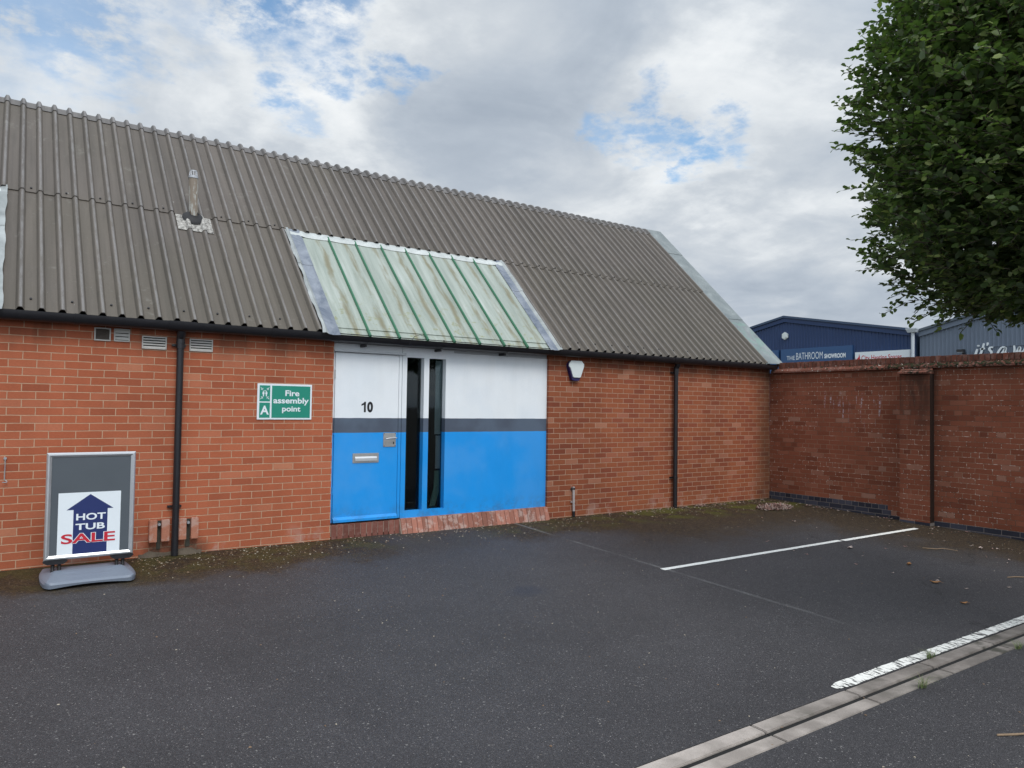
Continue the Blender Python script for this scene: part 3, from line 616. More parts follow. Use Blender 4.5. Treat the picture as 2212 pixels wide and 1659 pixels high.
# skylights
def skylight(x0, x1):
    root = None
    mb = MB(); gi, ge = x0+.19, x1-.19
    n8 = 8; w8 = (ge-gi)/n8
    mb.grid([[rp(gi-.02, v, .006), rp(ge+.02, v, .006)] for v in (.085, 1, 2.0)]); mb.grid([[rp(gi-.02, v, -.004), rp(ge+.02, v, -.004)] for v in (-.035, .11)])
    mb.grid([[rp(gi-.02, .085, -.004), rp(ge+.02, .085, -.004)], [rp(gi-.02, .085, .006), rp(ge+.02, .085, .006)]])
    sk = mb.build('skylight', GLAZE, B, fixn=False)
    for i in range(1, 8):
        c0 = gi+w8*i+(-.008)
        mb = MB(); pr_ = [(-.014, 0.), (-.014, .022), (-.006, .034), (.006, .034), (.014, .022), (.014, 0.)]
        a = [rp(c0+dx_, -.045, h_) for dx_, h_ in pr_]; b_ = [rp(c0+dx_, 2.02, h_) for dx_, h_ in pr_]
        mb.grid([a, b_]); mb.face(a); mb.build('glazing_bar', GREEN, sk)
    # side flashings: dressed lead with a lap joint
    for s_, (a, b_) in enumerate(((x0, gi), (ge, x1))):
        mb = MB()
        for v0, v1, l in ((-.06, 1.33, .0), (1.30, 2.10, .004)):
            rows = []
            for i in range(15):
                v = v0+(v1-v0)*i/14; j = .006*math.sin(v*7+s_)+.004*math.sin(v*19)
                if s_ == 0: prf = [(a-.015+j*2, .030), (a+.02+j, .037), (a+.05, .016), (a+.11, .010+j), (b_-.02, .016+j), (b_+.005, .012)]
                else: prf = [(a-.005, .012), (a+.02, .018+j), (a+.08, .010+j), (b_-.06, .014), (b_-.035+j, .030), (b_+.005+j, .036)]
                rows.append([rp(x_, v, h_+l) for x_, h_ in prf])
            if s_ == 0: mb.grid([r_[:3] for r_ in rows], 1); mb.grid([r_[2:] for r_ in rows])
            else: mb.grid([r_[:4] for r_ in rows]); mb.grid([r_[3:] for r_ in rows], 1)
        mb.build('side_flashing', [LEAD, LEADM], sk, smooth=True, fixn=False)
    mb = MB(); rows = []
    for i in range(70):
        s = i/69; x_ = x0-.01+(x1-x0+.02)*s; ph = abs(math.sin((x_-gi)/w8*math.pi)); j = .012*math.exp(-ph*6)
        rows.append([rp(x_, 1.955-.01*ph, .012+j), rp(x_, 1.99, .026+j), rp(x_, 2.05, .020+j*.5), rp(x_, 2.13, .004)])
    mb.grid(rows); mb.build('head_flashing', LEADP, sk, smooth=True, fixn=False)
skylight(2.845, 6.30); skylight(-3.64, -.178)
# flue
mb = MB(); fx, fy = 1.70, 1.275
mb.tube([(fx+.008, fy, 3.74), (fx, fy, 4.04), (fx-.007, fy, 4.318)], .0525, 20); fl = mb.build('flue_pipe', FLUE, B, smooth=True)
mb = MB(); mb.tube([(fx-.008, fy, 4.305), (fx-.008, fy, 4.335)], .058, 20); mb.tube([(fx-.008, fy, 4.39), (fx-.008, fy, 4.402)], .042, 18)
for i in range(14):
    a = 2*math.pi*i/14; mb.tube([(fx-.008+.048*math.cos(a), fy+.048*math.sin(a), 4.332), (fx-.008+.038*math.cos(a), fy+.038*math.sin(a), 4.394)], .0045, 6)
mb.build('cowl', GALV, fl, smooth=True)
mb = MB(); pr = profile(1.505, 1.905); mb.grid([[rp(x, 1.735+.25*0, h_+.010) for x, h_ in pr], [rp(x, 2.085, h_+.010) for x, h_ in pr]]); mb.build('flashing_plate', CEM, fl, fixn=False)
mb = MB(); rows = []
for i in range(21):
    a = 2*math.pi*i/20; rw = []
    for rr_, hh in ((.050, .085), (.075, .055), (.105, .045), (.125, .018)): 
        rw.append(rp(fx+rr_*math.cos(a), 2.005+rr_*1.05*math.sin(a), hh+.006))
    rows.append(rw)
mb.grid(rows); mb.build('rubber_boot', BLACKRUB, fl, smooth=True)
# gutter
mb = MB(); gy, gzt = -.125, 2.396
def gut(xa, xb, r0=.055, dz_=0.):
    prf = [(gy+r0*math.cos(a), gzt+dz_-.093*math.sin(a)*(r0/.055)) for a in [math.pi*i/12 for i in range(13)]]
    inn = [(gy+(r0-.004)*math.cos(a), gzt+dz_-(.089)*math.sin(a)*(r0/.055)) for a in [math.pi*i/12 for i in range(13)]]
    mb.grid([[(xa, a, b_) for a, b_ in prf], [(xb, a, b_) for a, b_ in prf]]); mb.grid([[(xa, a, b_) for a, b_ in inn], [(xb, a, b_) for a, b_ in inn]])
    for i in (0, 12): mb.grid([[(xa, *prf[i]), (xa, *inn[i])], [(xb, *prf[i]), (xb, *inn[i])]])
    for xx in (xa, xb): mb.grid([[(xx, *p_) for p_ in prf], [(xx, *p_) for p_ in inn]])
gut(-7, FX-.01); mb.prism([(gy+.055*math.cos(a), gzt-.093*math.sin(a)) for a in [math.pi*i/12 for i in range(13)]], FX-.012, FX-.006, 'x')
gt = mb.build('gutter', BLACKP, B, smooth=True, fixn=False)
for xx, w_ in ((.42, .05), (1.355, .26), (2.30, .05), (3.0, .10), (7.8, .05), (8.785, .25), (9.4, .05), (10.35, .05)):
    mb = MB(); gut(xx-w_/2, xx+w_/2, .0600, .004); mb.build('gutter_union', BLACKP, gt, smooth=True, fixn=False)
for xx in (3.40, 4.42, 5.42):
    mb = MB(); gut(xx-.012, xx+.012, .0600, .004); mb.box(xx-.014, -.10, 2.262, xx+.014, .049, 2.296, bev=.003); mb.build('gutter_bracket', BLACKP, gt, smooth=True, fixn=False)
# soffit closer behind the gutter over the brick
mb = MB(); mb.box(-7, -.02, 2.405, 3.044, .25, 2.50); mb.box(6.242, -.02, 2.405, FX-.03, .25, 2.50); mb.box(3.0441, .03, 2.452, 6.2419, .25, 2.50); mb.build('eaves_board', DARK, B)
# loose cable loop hanging on the gutter
mb = MB(); mb.tube([(3.93, -.175, 2.31), (3.95, -.185, 2.36), (4.0, -.19, 2.42), (4.07, -.19, 2.445), (4.16, -.18, 2.43), (4.21, -.14, 2.40)], .003, 6); mb.build('loose_cable', BLACKP, gt)
# downpipes
for xx, zb_, clipz in ((1.3575, -.01, .49), (8.79, -.01, .47)):
    mb = MB(); yy = -.062
    mb.tube([(xx, yy, 2.22), (xx, yy, zb_)], .034, 18); dp = mb.build('downpipe', BLACKP, B, smooth=True)
    mb = MB(); mb.tube([(xx, -.10, 2.31), (xx, -.09, 2.27), (xx, yy, 2.235), (xx, yy, 2.21)], [.045, .042, .040, .040], 18); mb.tube([(xx, yy, 2.225), (xx, yy, 2.13)], .040, 18); mb.tube([(xx, yy, 2.195), (xx, yy, 2.180)], .044, 18); mb.build('socket', BLACKP, dp, smooth=True)
    for zc in (clipz, 2.16):
        mb = MB(); mb.tube([(xx, yy, zc+.02), (xx, yy, zc-.02)], .0385, 18); mb.box(xx-.075, -.03, zc-.010, xx+.06, -.001, zc+.012, bev=.003); mb.build('pipe_clip', BLACKP, dp, smooth=True)
# vents
def louvre(name, x0, x1, z0, z1, frame, slat, n, mi_):
    mb = MB(); fwid = .012
    mb.box(x0, -.014, z0, x0+fwid, -.001, z1, bev=.002); mb.box(x1-fwid, -.014, z0, x1, -.001, z1, bev=.002)
    mb.box(x0+fwid, -.0135, z0, x1-fwid, -.001, z0+fwid); mb.box(x0+fwid, -.0135, z1-fwid, x1-fwid, -.001, z1)
    o = mb.build(name, frame, B)
    mb = MB(); mb.box(x0+.004, -.004, z0+.004, x1-.004, -.0005, z1-.004); mb.build('vent_back', DARK, o)
    hh = (z1-z0-2*fwid)/n
    mb = MB()
    for i in range(n):
        zz_ = z0+fwid+hh*i; mb.prism([(-.005, zz_+hh*.95), (-.012, zz_+hh*.2), (-.010, zz_+hh*.15), (-.0045, zz_+hh*.85)] if mi_ == 0 else [(-.005, zz_+hh*.62), (-.013, zz_+.02*hh), (-.011, zz_-.0*hh), (-.0045, zz_+hh*.45)], x0+fwid, x1-fwid, 'x')
    mb.build('louvre_blades', slat, o); return o
louvre('extractor_grille', .578, .722, 2.166, 2.296, OFFW, BROWNV, 9, 0)
louvre('flap_vent', .750, .892, 2.168, 2.296, OFFW, OFFW, 3, 0)
louvre('air_brick', 1.003, 1.234, 2.110, 2.240, OFFW, OFFW, 4, 1)
louvre('air_brick', 1.455, 1.688, 2.110, 2.240, OFFW, OFFW, 4, 1)

# ------------------------------------------------------------------ things fixed to the workshop
S = thing('safety_sign', 'green and white fire assembly point sign screwed to the brick wall left of the door', 'sign', (2.48, -.006, 1.39))
mb = MB(); mb.box(2.169, -.010, 1.390, 2.786, -.001, 1.791, bev=.0015); mb.build('sign_board', WHITEV, S)
mb = MB(); mb.box(2.192, -.0116, 1.592, 2.308, -.0102, 1.770); mb.build('picture_field', GREENV, S)
mb = MB(); mb.box(2.192, -.0116, 1.410, 2.308, -.0102, 1.578); mb.build('letter_field', GREENV, S)
mb = MB(); mb.box(2.328, -.0116, 1.410, 2.766, -.0102, 1.770); mb.build('text_field', GREENV, S)
mb = MB(); text_poly(mb, 'A', 2.203, 2.298, 1.445, 1.545, -.0125, bold=.03); mb.build('lettering', WHITEV, S)
mb = MB(); text_poly(mb, 'Fire', 2.478, 2.638, 1.655, 1.722, -.0125, bold=.025); mb.build('lettering', WHITEV, S)
mb = MB(); text_poly(mb, 'assembly', 2.345, 2.750, 1.552, 1.638, -.0125, bold=.025); mb.build('lettering', WHITEV, S)
mb = MB(); text_poly(mb, 'point', 2.445, 2.655, 1.462, 1.540, -.0125, bold=.025); mb.build('lettering', WHITEV, S)
mb = MB(); cx, cz = 2.250, 1.682
for s_ in (-1, 1):
    for sz in (-1, 1):
        a = Vector((cx+s_*.047, cz+sz*.065)); b_ = Vector((cx+s_*.026, cz+sz*.042)); dd = (b_-a).normalized(); nn = Vector((-dd.y, dd.x))
        P = [a+nn*.003, b_-dd*.006+nn*.003, b_-dd*.006-nn*.003, a-nn*.003]; mb.face([(p_.x, -.0125, p_.y) for p_ in P])
        for q in (1, -1):
            P = [b_, b_-dd*.017+nn*q*.012, b_-dd*.013+nn*q*.014-nn*q*.006*0, b_+nn*q*.0005]; mb.face([(p_.x, -.0125, p_.y) for p_ in (b_, b_+(-s_*0)*dd+Vector((0, sz*.018)), b_+Vector((s_*-.005, sz*.018)), b_+Vector((-s_*.005, 0)))] if q == 1 else [(p_.x, -.0125, p_.y) for p_ in (b_, b_+Vector((s_*.018, 0)), b_+Vector((s_*.018, -sz*.005)), b_+Vector((0, -sz*.005)))])
for dx_, h_ in ((-.016, 0), (.016, 0), (0, .006)):
    mb.tube([(cx+dx_, -.0125, cz+.022+h_), (cx+dx_, -.0122, cz+.022+h_)], .0062, 12)
    if dx_:
        mb.face([(cx+dx_-.010, -.0124, cz+.013), (cx+dx_+.010, -.0124, cz+.013), (cx+dx_+.011, -.0124, cz-.010), (cx+dx_+.006, -.0124, cz-.010), (cx+dx_+.005, -.0124, cz-.035), (cx+dx_-.005, -.0124, cz-.035), (cx+dx_-.006, -.0124, cz-.010), (cx+dx_-.011, -.0124, cz-.010)])
mb.build('pictogram', WHITEV, S)

A = thing('alarm_box', 'white and navy hexagonal alarm bell box under the gutter right of the entrance', 'alarm box', (6.68, 0, 2.1))
out = [(6.560, 2.205), (6.600, 2.252), (6.790, 2.252), (6.835, 2.205), (6.832, 2.165), (6.765, 1.975), (6.745, 1.966), (6.650, 1.966), (6.628, 1.975), (6.560, 2.165)]
bk = [(x_, z_) for x_, z_ in out]
mb = MB(); mb.prism(bk, -.055, -.001, 'y'); mb.build('bell_housing', NAVYPL, A)
pl_ = [(6.558, 2.210), (6.602, 2.255), (6.788, 2.255), (6.832, 2.210), (6.832, 2.17), (6.776, 2.025), (6.762, 2.012), (6.645, 2.012), (6.630, 2.025), (6.585, 2.145), (6.556, 2.172)]
mb = MB(); mb.prism(pl_, -.072, -.0555, 'y'); mb.build('front_cover', WHITEPL, A)

P_ = thing('pipe_stub', 'short grey plastic conduit stub clipped to the brick low beside the blue panel', 'pipe', (6.705, -.028, 0))
mb = MB(); mb.tube([(6.708, -.028, .07), (6.700, -.028, .425)], .018, 14); mb.build('conduit', GREYPIPE, P_, smooth=True)
mb = MB(); mb.tube([(6.709, -.028, -.01), (6.708, -.028, .072)], .021, 14); mb.build('base_socket', BLACKP, P_, smooth=True)
for z_, m_ in ((.395, BLACKP), (.205, GREYPIPE)):
    mb = MB(); mb.tube([(6.704, -.028, z_+.012), (6.704, -.028, z_-.012)], .0215, 14); mb.box(6.665, -.022, z_-.01, 6.70, -.001, z_+.01, bev=.002)
    if m_ is BLACKP: mb.tube([(6.672+.018*math.cos(a), -.03, .39+.035*math.sin(a)) for a in [math.pi*(.5+i/10) for i in range(11)]], .004, 6)
    mb.build('clip', m_, P_, smooth=True)
H_ = thing('wall_hook', 'zinc cabin hook hanging on the brick wall at the far left edge', 'hook', (-.108, 0, 1.02))
mb = MB(); mb.tube([(-.108, -.001, 1.025), (-.108, -.018, 1.025)], .013, 14); mb.build('rose', GALV, H_, smooth=True)
mb = MB(); mb.tube([(-.107, -.020, 1.02), (-.107, -.022, .985), (-.108, -.022, .84), (-.104, -.024, .822), (-.092, -.026, .818), (-.088, -.028, .810), (-.094, -.030, .804), (-.125, -.03, .806)], .0042, 8); mb.build('rod', GALV, H_, smooth=True)

# ------------------------------------------------------------------ boundary wall
Wb = thing('boundary_wall', 'tall weathered brown brick boundary wall with a mossy coping and pier, right of the workshop', 'wall', (FX, -3, -.1))
mb = MB(); WTOP = 2.250
mb.box(FX, -9.5, -.5, FX+.215, -.001, WTOP); mb.build('brick_body', BR_B, Wb)
mb = MB(); mb.box(FX-.12, -2.86, -.5, FX-.0005, -2.412, WTOP-.03); pier = mb.build('pier', BR_B, Wb)
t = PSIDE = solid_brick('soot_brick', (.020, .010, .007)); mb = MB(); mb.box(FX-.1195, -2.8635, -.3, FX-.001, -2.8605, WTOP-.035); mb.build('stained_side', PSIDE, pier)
mb = MB(); mb.box(FX-.003, -2.164, .04, FX+.1, -.002, .115); mb.box(FX-.003, -2.216, -.035, FX+.1, -.002, .0399); mb.box(FX-.003, -9.5, -.4, FX+.1, -.002, -.0351)
mb.box(FX-.123, -2.866, -.4, FX-.0035, -2.409, -.0605); mb.build('blue_brick_plinth', BR_BLUE, Wb)
mb = MB(); y = -.05                         # tile creasing, projecting and sloped
while y > -9.4:
    j = random.uniform(-.004, .004); y2 = max(y-.262, -9.5)
    mb.prism([(FX-.050+j, WTOP+.004), (FX-.046+j, WTOP+.030+j), (FX-.006, WTOP+.080), (FX+.22, WTOP+.080), (FX+.26, WTOP+.004)], y, y2+.004, 'y') if False else mb.add(
        [(FX-.050+j, y, WTOP), (FX-.048+j, y, WTOP+.028), (FX-.004, y, WTOP+.078), (FX+.22, y, WTOP+.078), (FX+.26, y, WTOP),
         (FX-.050+j, y2+.004, WTOP), (FX-.048+j, y2+.004, WTOP+.028), (FX-.004, y2+.004, WTOP+.078), (FX+.22, y2+.004, WTOP+.078), (FX+.26, y2+.004, WTOP)],
        [(0, 1, 2, 3, 4), (9, 8, 7, 6, 5), (0, 5, 6, 1), (1, 6, 7, 2), (2, 7, 8, 3), (3, 8, 9, 4), (4, 9, 5, 0)])
    y = y2
mb.add([(FX-.165, -2.40, WTOP-.085), (FX-.165, -2.40, WTOP-.06), (FX-.04, -2.40, WTOP-.003), (FX-.0, -2.40, WTOP-.085), (FX-.165, -2.87, WTOP-.085), (FX-.165, -2.87, WTOP-.06), (FX-.04, -2.87, WTOP-.003), (FX-.0, -2.87, WTOP-.085)],
       [(0, 1, 2, 3), (7, 6, 5, 4), (0, 4, 5, 1), (1, 5, 6, 2), (2, 6, 7, 3), (3, 7, 4, 0)])
mb.build('tile_creasing', COP, Wb)
mb = MB(); y = -.18
while y > -9.4:
    j = random.uniform(-.004, .004); k_ = random.uniform(-.002, .003)
    mb.box(FX-.004+j, y-.066, WTOP+.079, FX+.212+j, y, WTOP+.181+k_, bev=.004); y -= .0752
mb.build('coping_bricks', COP, Wb)
mb = MB(); mb.box(FX+.004, -9.4, WTOP+.0785, FX+.205, -.18, WTOP+.173); mb.build('coping_mortar', plain('dark_mortar', (.10, .07, .055), .95), Wb)
# moss cushions along the creasing
mb = MB()
for i in range(520):
    yy = -.6-8.4*random.random()**.8; dens = 1 if yy < -2.2 else .35
    if random.random() > dens: continue
    s = random.uniform(.006, .020); xx = FX-.004-random.uniform(0, .045); zz_ = WTOP+.078-(FX-.004-xx)*1.1
    n_ = 6; top = (xx-.2*s, yy, zz_+s*.8)
    ring = [(xx+s*math.cos(a)*random.uniform(.7, 1.2), yy+1.6*s*math.sin(a)*random.uniform(.7, 1.2), zz_-.004-.3*s*math.cos(a)*-1) for a in [2*math.pi*q/n_ for q in range(n_)]]
    mb.add(ring+[top], [(q, (q+1) % n_, n_) for q in range(n_)])
MOSS = plain('moss', (.030, .033, .012), .95, var=.6, scale=40)
tag(mb.build('moss_growth', MOSS, Wb), kind='stuff')

# ------------------------------------------------------------------ pavement sign
PS = thing('pavement_sign', 'silver framed swing sign with a hot tub sale poster beside the left downpipe', 'pavement sign', (.54, -.6, -.032))
SY = -.6; fx0, fx1, fz0, fz1 = .192, .898, .152, 1.103; bw = .040
mb = MB()
def mitre(ax, az, bx, bz, ix, iz, jx, jz):
    # outer a-b, inner i-j: snap frame with a raised rounded face
    def P(f, y): return (ax+(ix-ax)*f, y, az+(iz-az)*f), (bx+(jx-bx)*f, y, bz+(jz-bz)*f)
    rows = [P(0, SY+.018), P(0, SY-.006), P(.25, SY-.017), P(.55, SY-.018), P(1, SY-.008), P(1, SY-.0015)]
    mb.grid(rows)
mitre(fx0, fz0, fx0, fz1, fx0+bw, fz0+bw, fx0+bw, fz1-bw); mitre(fx0, fz1, fx1, fz1, fx0+bw, fz1-bw, fx1-bw, fz1-bw)
mitre(fx1, fz1, fx1, fz0, fx1-bw, fz1-bw, fx1-bw, fz0+bw); mitre(fx1, fz0, fx0, fz0, fx1-bw, fz0+bw, fx0+bw, fz0+bw)
mb.face([(fx0, SY+.018, fz0), (fx1, SY+.018, fz0), (fx1, SY+.018, fz1), (fx0, SY+.018, fz1)])
mb.build('sign_frame', ALU, PS)
mb = MB(); mb.box(fx0+bw-.004, SY-.0035, fz0+bw-.004, fx1-bw+.004, SY+.012, fz1-bw+.004); dp_ = mb.build('display_panel', DARKGREY, PS)
mb = MB(); mb.box(.290, SY-.0060, .1925, .784, SY-.0036, .742); po = mb.build('poster', WHITEV, dp_)
mb = MB(); ar = [(.540, .725), (.722, .593), (.676, .593), (.676, .1930), (.410, .1930), (.410, .578+.006), (.356, .584)]
ar = [(.538, .724), (.726, .588), (.679, .588), (.679, .193), (.409, .193), (.409, .588), (.354, .588)]
mb.face([(x_, SY-.0068, z_) for x_, z_ in ar]); mb.build('arrow', NAVY, dp_)
mb = MB(); text_poly(mb, 'HOT', .431, .665, .492, .552, SY-.0076, bold=.025); mb.build('lettering', WHITEV, dp_)
mb = MB(); text_poly(mb, 'TUB', .427, .660, .405, .462, SY-.0076, bold=.025); mb.build('lettering', WHITEV, dp_)
mb = MB(); text_poly(mb, 'SALE', .315, .750, .285, .378, SY-.0074, bold=.05); mb.build('lettering_outline', WHITEV, dp_)
mb = MB(); text_poly(mb, 'SALE', .319, .746, .288, .375, SY-.0082, bold=.022); mb.build('lettering', RED, dp_)
for a, b_ in ((.186, .376), (.712, .902)):
    mb = MB(); mb.prism([(a, .140), (a+.004, .1515), (b_-.004, .1515), (b_, .140), (b_-.035, .118), (a+.035, .118)], SY-.028, SY+.03, 'y'); mb.build('foot_plate', BLACKP, PS)
for xx in (.262, .312, .765, .815):
    pts = []; 
    for i in range(8*12+1):
        a = 2*math.pi*i/12; pts.append((xx+.0135*math.cos(a), SY+.0135*math.sin(a), .035+.085*i/96))
    mb = MB(); mb.tube(pts, .0042, 6); mb.tube([(xx, SY, .03), (xx, SY, .12)], .009, 10); mb.build('spring', plain('spring_steel', (.035, .035, .038), .4, .5), PS, smooth=True)
# moulded base
mb = MB(); NU, NV = 40, 30; rows = []
zg = gz(-.6)
def base_pt(u, v):
    # u -1..1 along x, v -1..1 along y
    hx = .372-.018*(1-v*v)*0; hy = .352-.022*(1-u*u)      # waisted long sides
    x_ = .537+u*(hx-.030*v*v*abs(u)); y_ = SY+v*hy
    r_ = max(abs(u)**3, abs(v)**2.2); return x_, y_, r_
for i in range(NU+1):
    u = -1+2*i/NU; rw = []
    for j in range(NV+1):
        v = -1+2*j/NV
        su = math.copysign(abs(u)**.8, u); sv = math.copysign(abs(v)**.85, v)
        x_, y_, r_ = base_pt(su, sv)
        e = max(abs(su), abs(sv)); cr = (abs(su)**9+abs(sv)**9)**(1/9)
        if cr > 1: x_ = .537+(x_-.537)/cr**.9; y_ = SY+(y_-SY)/cr**.9
        zz_ = min(1., (1-abs(sv))/.74, (1-abs(su))/.30)
        z_ = .036+.054*max(0., zz_)**.9-.012*max(0, e-.95)/.05
        for yc in (-.74, -.82): z_ += .0035*math.exp(-((y_-yc-.05*abs(su)**2)/.008)**2)*(1 if abs(su) < .55 else 0)
        for s_ in (-1, 1): z_ -= .010*math.exp(-(((x_-(.537+s_*.252))/.07)**4+((y_-SY)/.045)**4))
        rw.append((x_, y_, zg+.012+z_))
    rows.append(rw)
mb.grid(rows)
ring = [rows[i][0] for i in range(NU+1)]+[rows[NU][j] for j in range(1, NV+1)]+[rows[i][NV] for i in range(NU-1, -1, -1)]+[rows[0][j] for j in range(NV-1, 0, -1)]
lo = []
for (x_, y_, z_) in ring:
    lift = .022*max(0, 1-(abs(x_-.537)/.30)**2)
    lo.append((.537+(x_-.537)*.992, SY+(y_-SY)*.992, zg+.004+lift*.7))
ring.append(ring[0]); lo.append(lo[0]); mb.grid([ring, lo])
mb.face(lo[:-1])
mb.build('sign_base', GREYPL, PS, smooth=True, ang=9)

# ------------------------------------------------------------------ far industrial buildings (40 m away, parallel to the boundary wall)
XF = 40.
def cladding(name, m_, ya, yb, topf, parent, z0=-.1, pitch=.20):
    mb = MB(); lo, hi = [], []; y = max(ya, yb); ye = min(ya, yb)
    while y > ye:
        for dy, dx_ in ((0, 0), (-.10, 0), (-.125, -.035), (-.165, -.035), (-.19, 0)):
            yy = y+dy
            if yy < ye: break
            lo.append((XF+dx_, yy, z0)); hi.append((XF+dx_, yy, topf(yy)))
        y -= pitch
    mb.grid([lo, hi]); return mb.build(name, m_, parent)
def warehouse(name, label, y_l, z_l, y_a, z_a, y_r, z_r, mc, mt):
    Wh = thing(name, label, 'warehouse', (XF+8, (y_l+y_r)/2, 0))
    def top(y): return (z_a+(z_l-z_a)*(y-y_a)/(y_l-y_a) if y > y_a else z_a+(z_r-z_a)*(y-y_a)/(y_r-y_a))-.2
    cladding('clad_wall', mc, y_l, y_r, top, Wh)
    mb = MB()   # side, back walls
    mb.prism([(y_l, -.1), (y_l, z_l-.15), (y_a, z_a-.15), (y_r, z_r-.15), (y_r, -.1)], XF+.06, XF+24, 'x'); mb.build('outer_wall', mt, Wh)
    mb = MB()
    for (a, za, b_, zb_) in ((y_l, z_l, y_a, z_a), (y_a, z_a, y_r, z_r)):
        mb.add([(XF-.20, a, za-.13), (XF-.20, b_, zb_-.13), (XF-.20, b_, zb_), (XF-.20, a, za), (XF+24, a, za-.13), (XF+24, b_, zb_-.13), (XF+24, b_, zb_), (XF+24, a, za)], [(0, 1, 2, 3), (3, 2, 6, 7), (0, 4, 5, 1), (4, 7, 6, 5), (0, 3, 7, 4), (1, 5, 6, 2)])
    mb.build('roof', mt, Wh)
    mb = MB()
    for (a, za, b_, zb_) in ((y_l, z_l, y_a, z_a), (y_a, z_a, y_r, z_r)):
        mb.add([(XF-.12, a, za-.40), (XF-.12, b_, zb_-.40), (XF-.12, b_, zb_-.135), (XF-.12, a, za-.135), (XF+.05, a, za-.40), (XF+.05, b_, zb_-.40)], [(0, 1, 2, 3), (0, 4, 5, 1)])
    mb.build('verge_trim', mc, Wh)
    return Wh
bw_ = warehouse('blue_warehouse', 'navy blue corrugated gabled warehouse beyond the boundary wall', 27.2, 5.95, 19.59, 7.51, 11.60, 6.07, BLUEC, BLUET)
gw_ = warehouse('grey_warehouse', 'slate grey corrugated warehouse behind the tree, right of the white downpipe', 11.38, 6.02, 3.2, 8.0, -5.0, 6.0, GREYC, GREYT)
WHP = plain('white_downpipe', (.50, .55, .60), .45, bump=0)
DPW = thing('rainwater_pipe', 'white downpipe with square hopper between the navy and grey warehouses', 'downpipe', (XF-.25, 11.62, 0))
mb = MB(); mb.tube([(XF-.26, 11.62, -.1), (XF-.26, 11.62, 5.85)], .088, 16); mb.build('pipe', WHP, DPW, smooth=True)
mb = MB(); mb.add([(XF-.42, 11.40, 5.85), (XF-.10, 11.40, 5.85), (XF-.10, 11.82, 5.85), (XF-.42, 11.82, 5.85), (XF-.48, 11.33, 6.02), (XF-.05, 11.33, 6.02), (XF-.05, 11.90, 6.02), (XF-.48, 11.90, 6.02), (XF-.48, 11.33, 6.07), (XF-.05, 11.33, 6.07), (XF-.05, 11.90, 6.07), (XF-.48, 11.90, 6.07)],
                  [(0, 1, 2, 3)]+[(i, (i+1) % 4, 4+(i+1) % 4, 4+i) for i in range(4)]+[(4+i, 4+(i+1) % 4, 8+(i+1) % 4, 8+i) for i in range(4)]+[(8, 9, 10, 11)])
mb.build('hopper', WHP, DPW)
T1 = thing('shop_sign', 'blue fascia sign with white bathroom showroom lettering on the navy warehouse', 'shop sign', (XF-.1, 17.4, 3.9), 'fascia signs on the navy warehouse')
mb = MB(); mb.box(XF-.16, 15.07, 3.9, XF-.04, 19.79, 5.39, bev=.01); mb.build('sign_board', SIGNB, T1)
for txt, a, b_, z0_, z1_, bo in (('THE', 19.36, 18.80, 4.70, 4.95, .0), ('BATHROOM', 18.70, 16.92, 4.70, 5.12, -.005), ('SHOWROOM', 16.82, 15.48, 4.70, 4.97, .045)):
    mb = MB(); text_poly(mb, txt, a, b_, z0_, z1_, XF-.165, bold=bo, axis='x'); mb.build('lettering', SIGNW, T1)
T2 = thing('shop_sign', 'plain blue fascia panel half hidden by the workshop roof, left of the showroom sign', 'shop sign', (XF-.1, 22, 3.9), 'fascia signs on the navy warehouse')
mb = MB(); mb.box(XF-.16, 19.95, 3.9, XF-.04, 24.6, 5.37, bev=.01); mb.build('sign_board', SIGNB, T2)
T3 = thing('shop_sign', 'white fascia sign with red heating spares lettering on the navy warehouse', 'shop sign', (XF-.1, 13.4, 3.9), 'fascia signs on the navy warehouse')
mb = MB(); mb.box(XF-.16, 11.83, 3.9, XF-.04, 14.92, 4.96, bev=.01); mb.build('sign_board', SIGNW, T3)
mb = MB(); text_poly(mb, 'City Heating Spares', 14.53, 12.26, 4.38, 4.76, XF-.165, bold=.012, axis='x'); mb.build('lettering', RED, T3)
mb = MB(); mb.face([(XF-.166, 14.60, 4.45), (XF-.166, 14.78, 4.45), (XF-.166, 14.80, 4.58), (XF-.166, 14.70, 4.68), (XF-.166, 14.66, 4.86), (XF-.166, 14.62, 4.68)]); mb.face([(XF-.166, 14.83, 4.45), (XF-.166, 14.90, 4.45), (XF-.166, 14.87, 4.66)]); mb.build('flame_emblem', RED, T3)
AB = thing('alarm_box', 'small white alarm box high on the navy warehouse gable', 'alarm box', (XF-.1, 19.53, 6.2))
mb = MB(); a6 = [(19.53+.22*math.sin(a), 6.23+.24*math.cos(a)) for a in [2*math.pi*i/6 for i in range(6)]]; mb.prism(a6, XF-.16, XF-.04, 'x'); mb.build('bell_housing', WHITEPL, AB)
mb = MB(); a6 = [(19.53+.16*math.sin(a), 6.23+.17*math.cos(a)) for a in [2*math.pi*i/6 for i in range(6)]]; mb.prism(a6, XF-.19, XF-.1605, 'x'); mb.build('front_cover', WHITEPL, AB)
FLD = thing('floodlight', 'small black floodlight on the grey warehouse just above the wall coping', 'floodlight', (XF-.1, 9.17, 4.6))
mb = MB(); mb.box(XF-.10, 9.10, 4.58, XF-.04, 9.24, 4.72, bev=.01); mb.tube([(XF-.08, 9.17, 4.66), (XF-.28, 9.17, 4.70)], .025, 8); mb.build('bracket', BLACKP, FLD)
mb = MB(); mb.box(XF-.52, 9.00, 4.66, XF-.26, 9.34, 4.80, bev=.02); mb.build('lamp_head', BLACKP, FLD)
mb = MB(); mb.box(XF-.50, 9.03, 4.648, XF-.28, 9.31, 4.659); mb.build('lens', ALU, FLD)
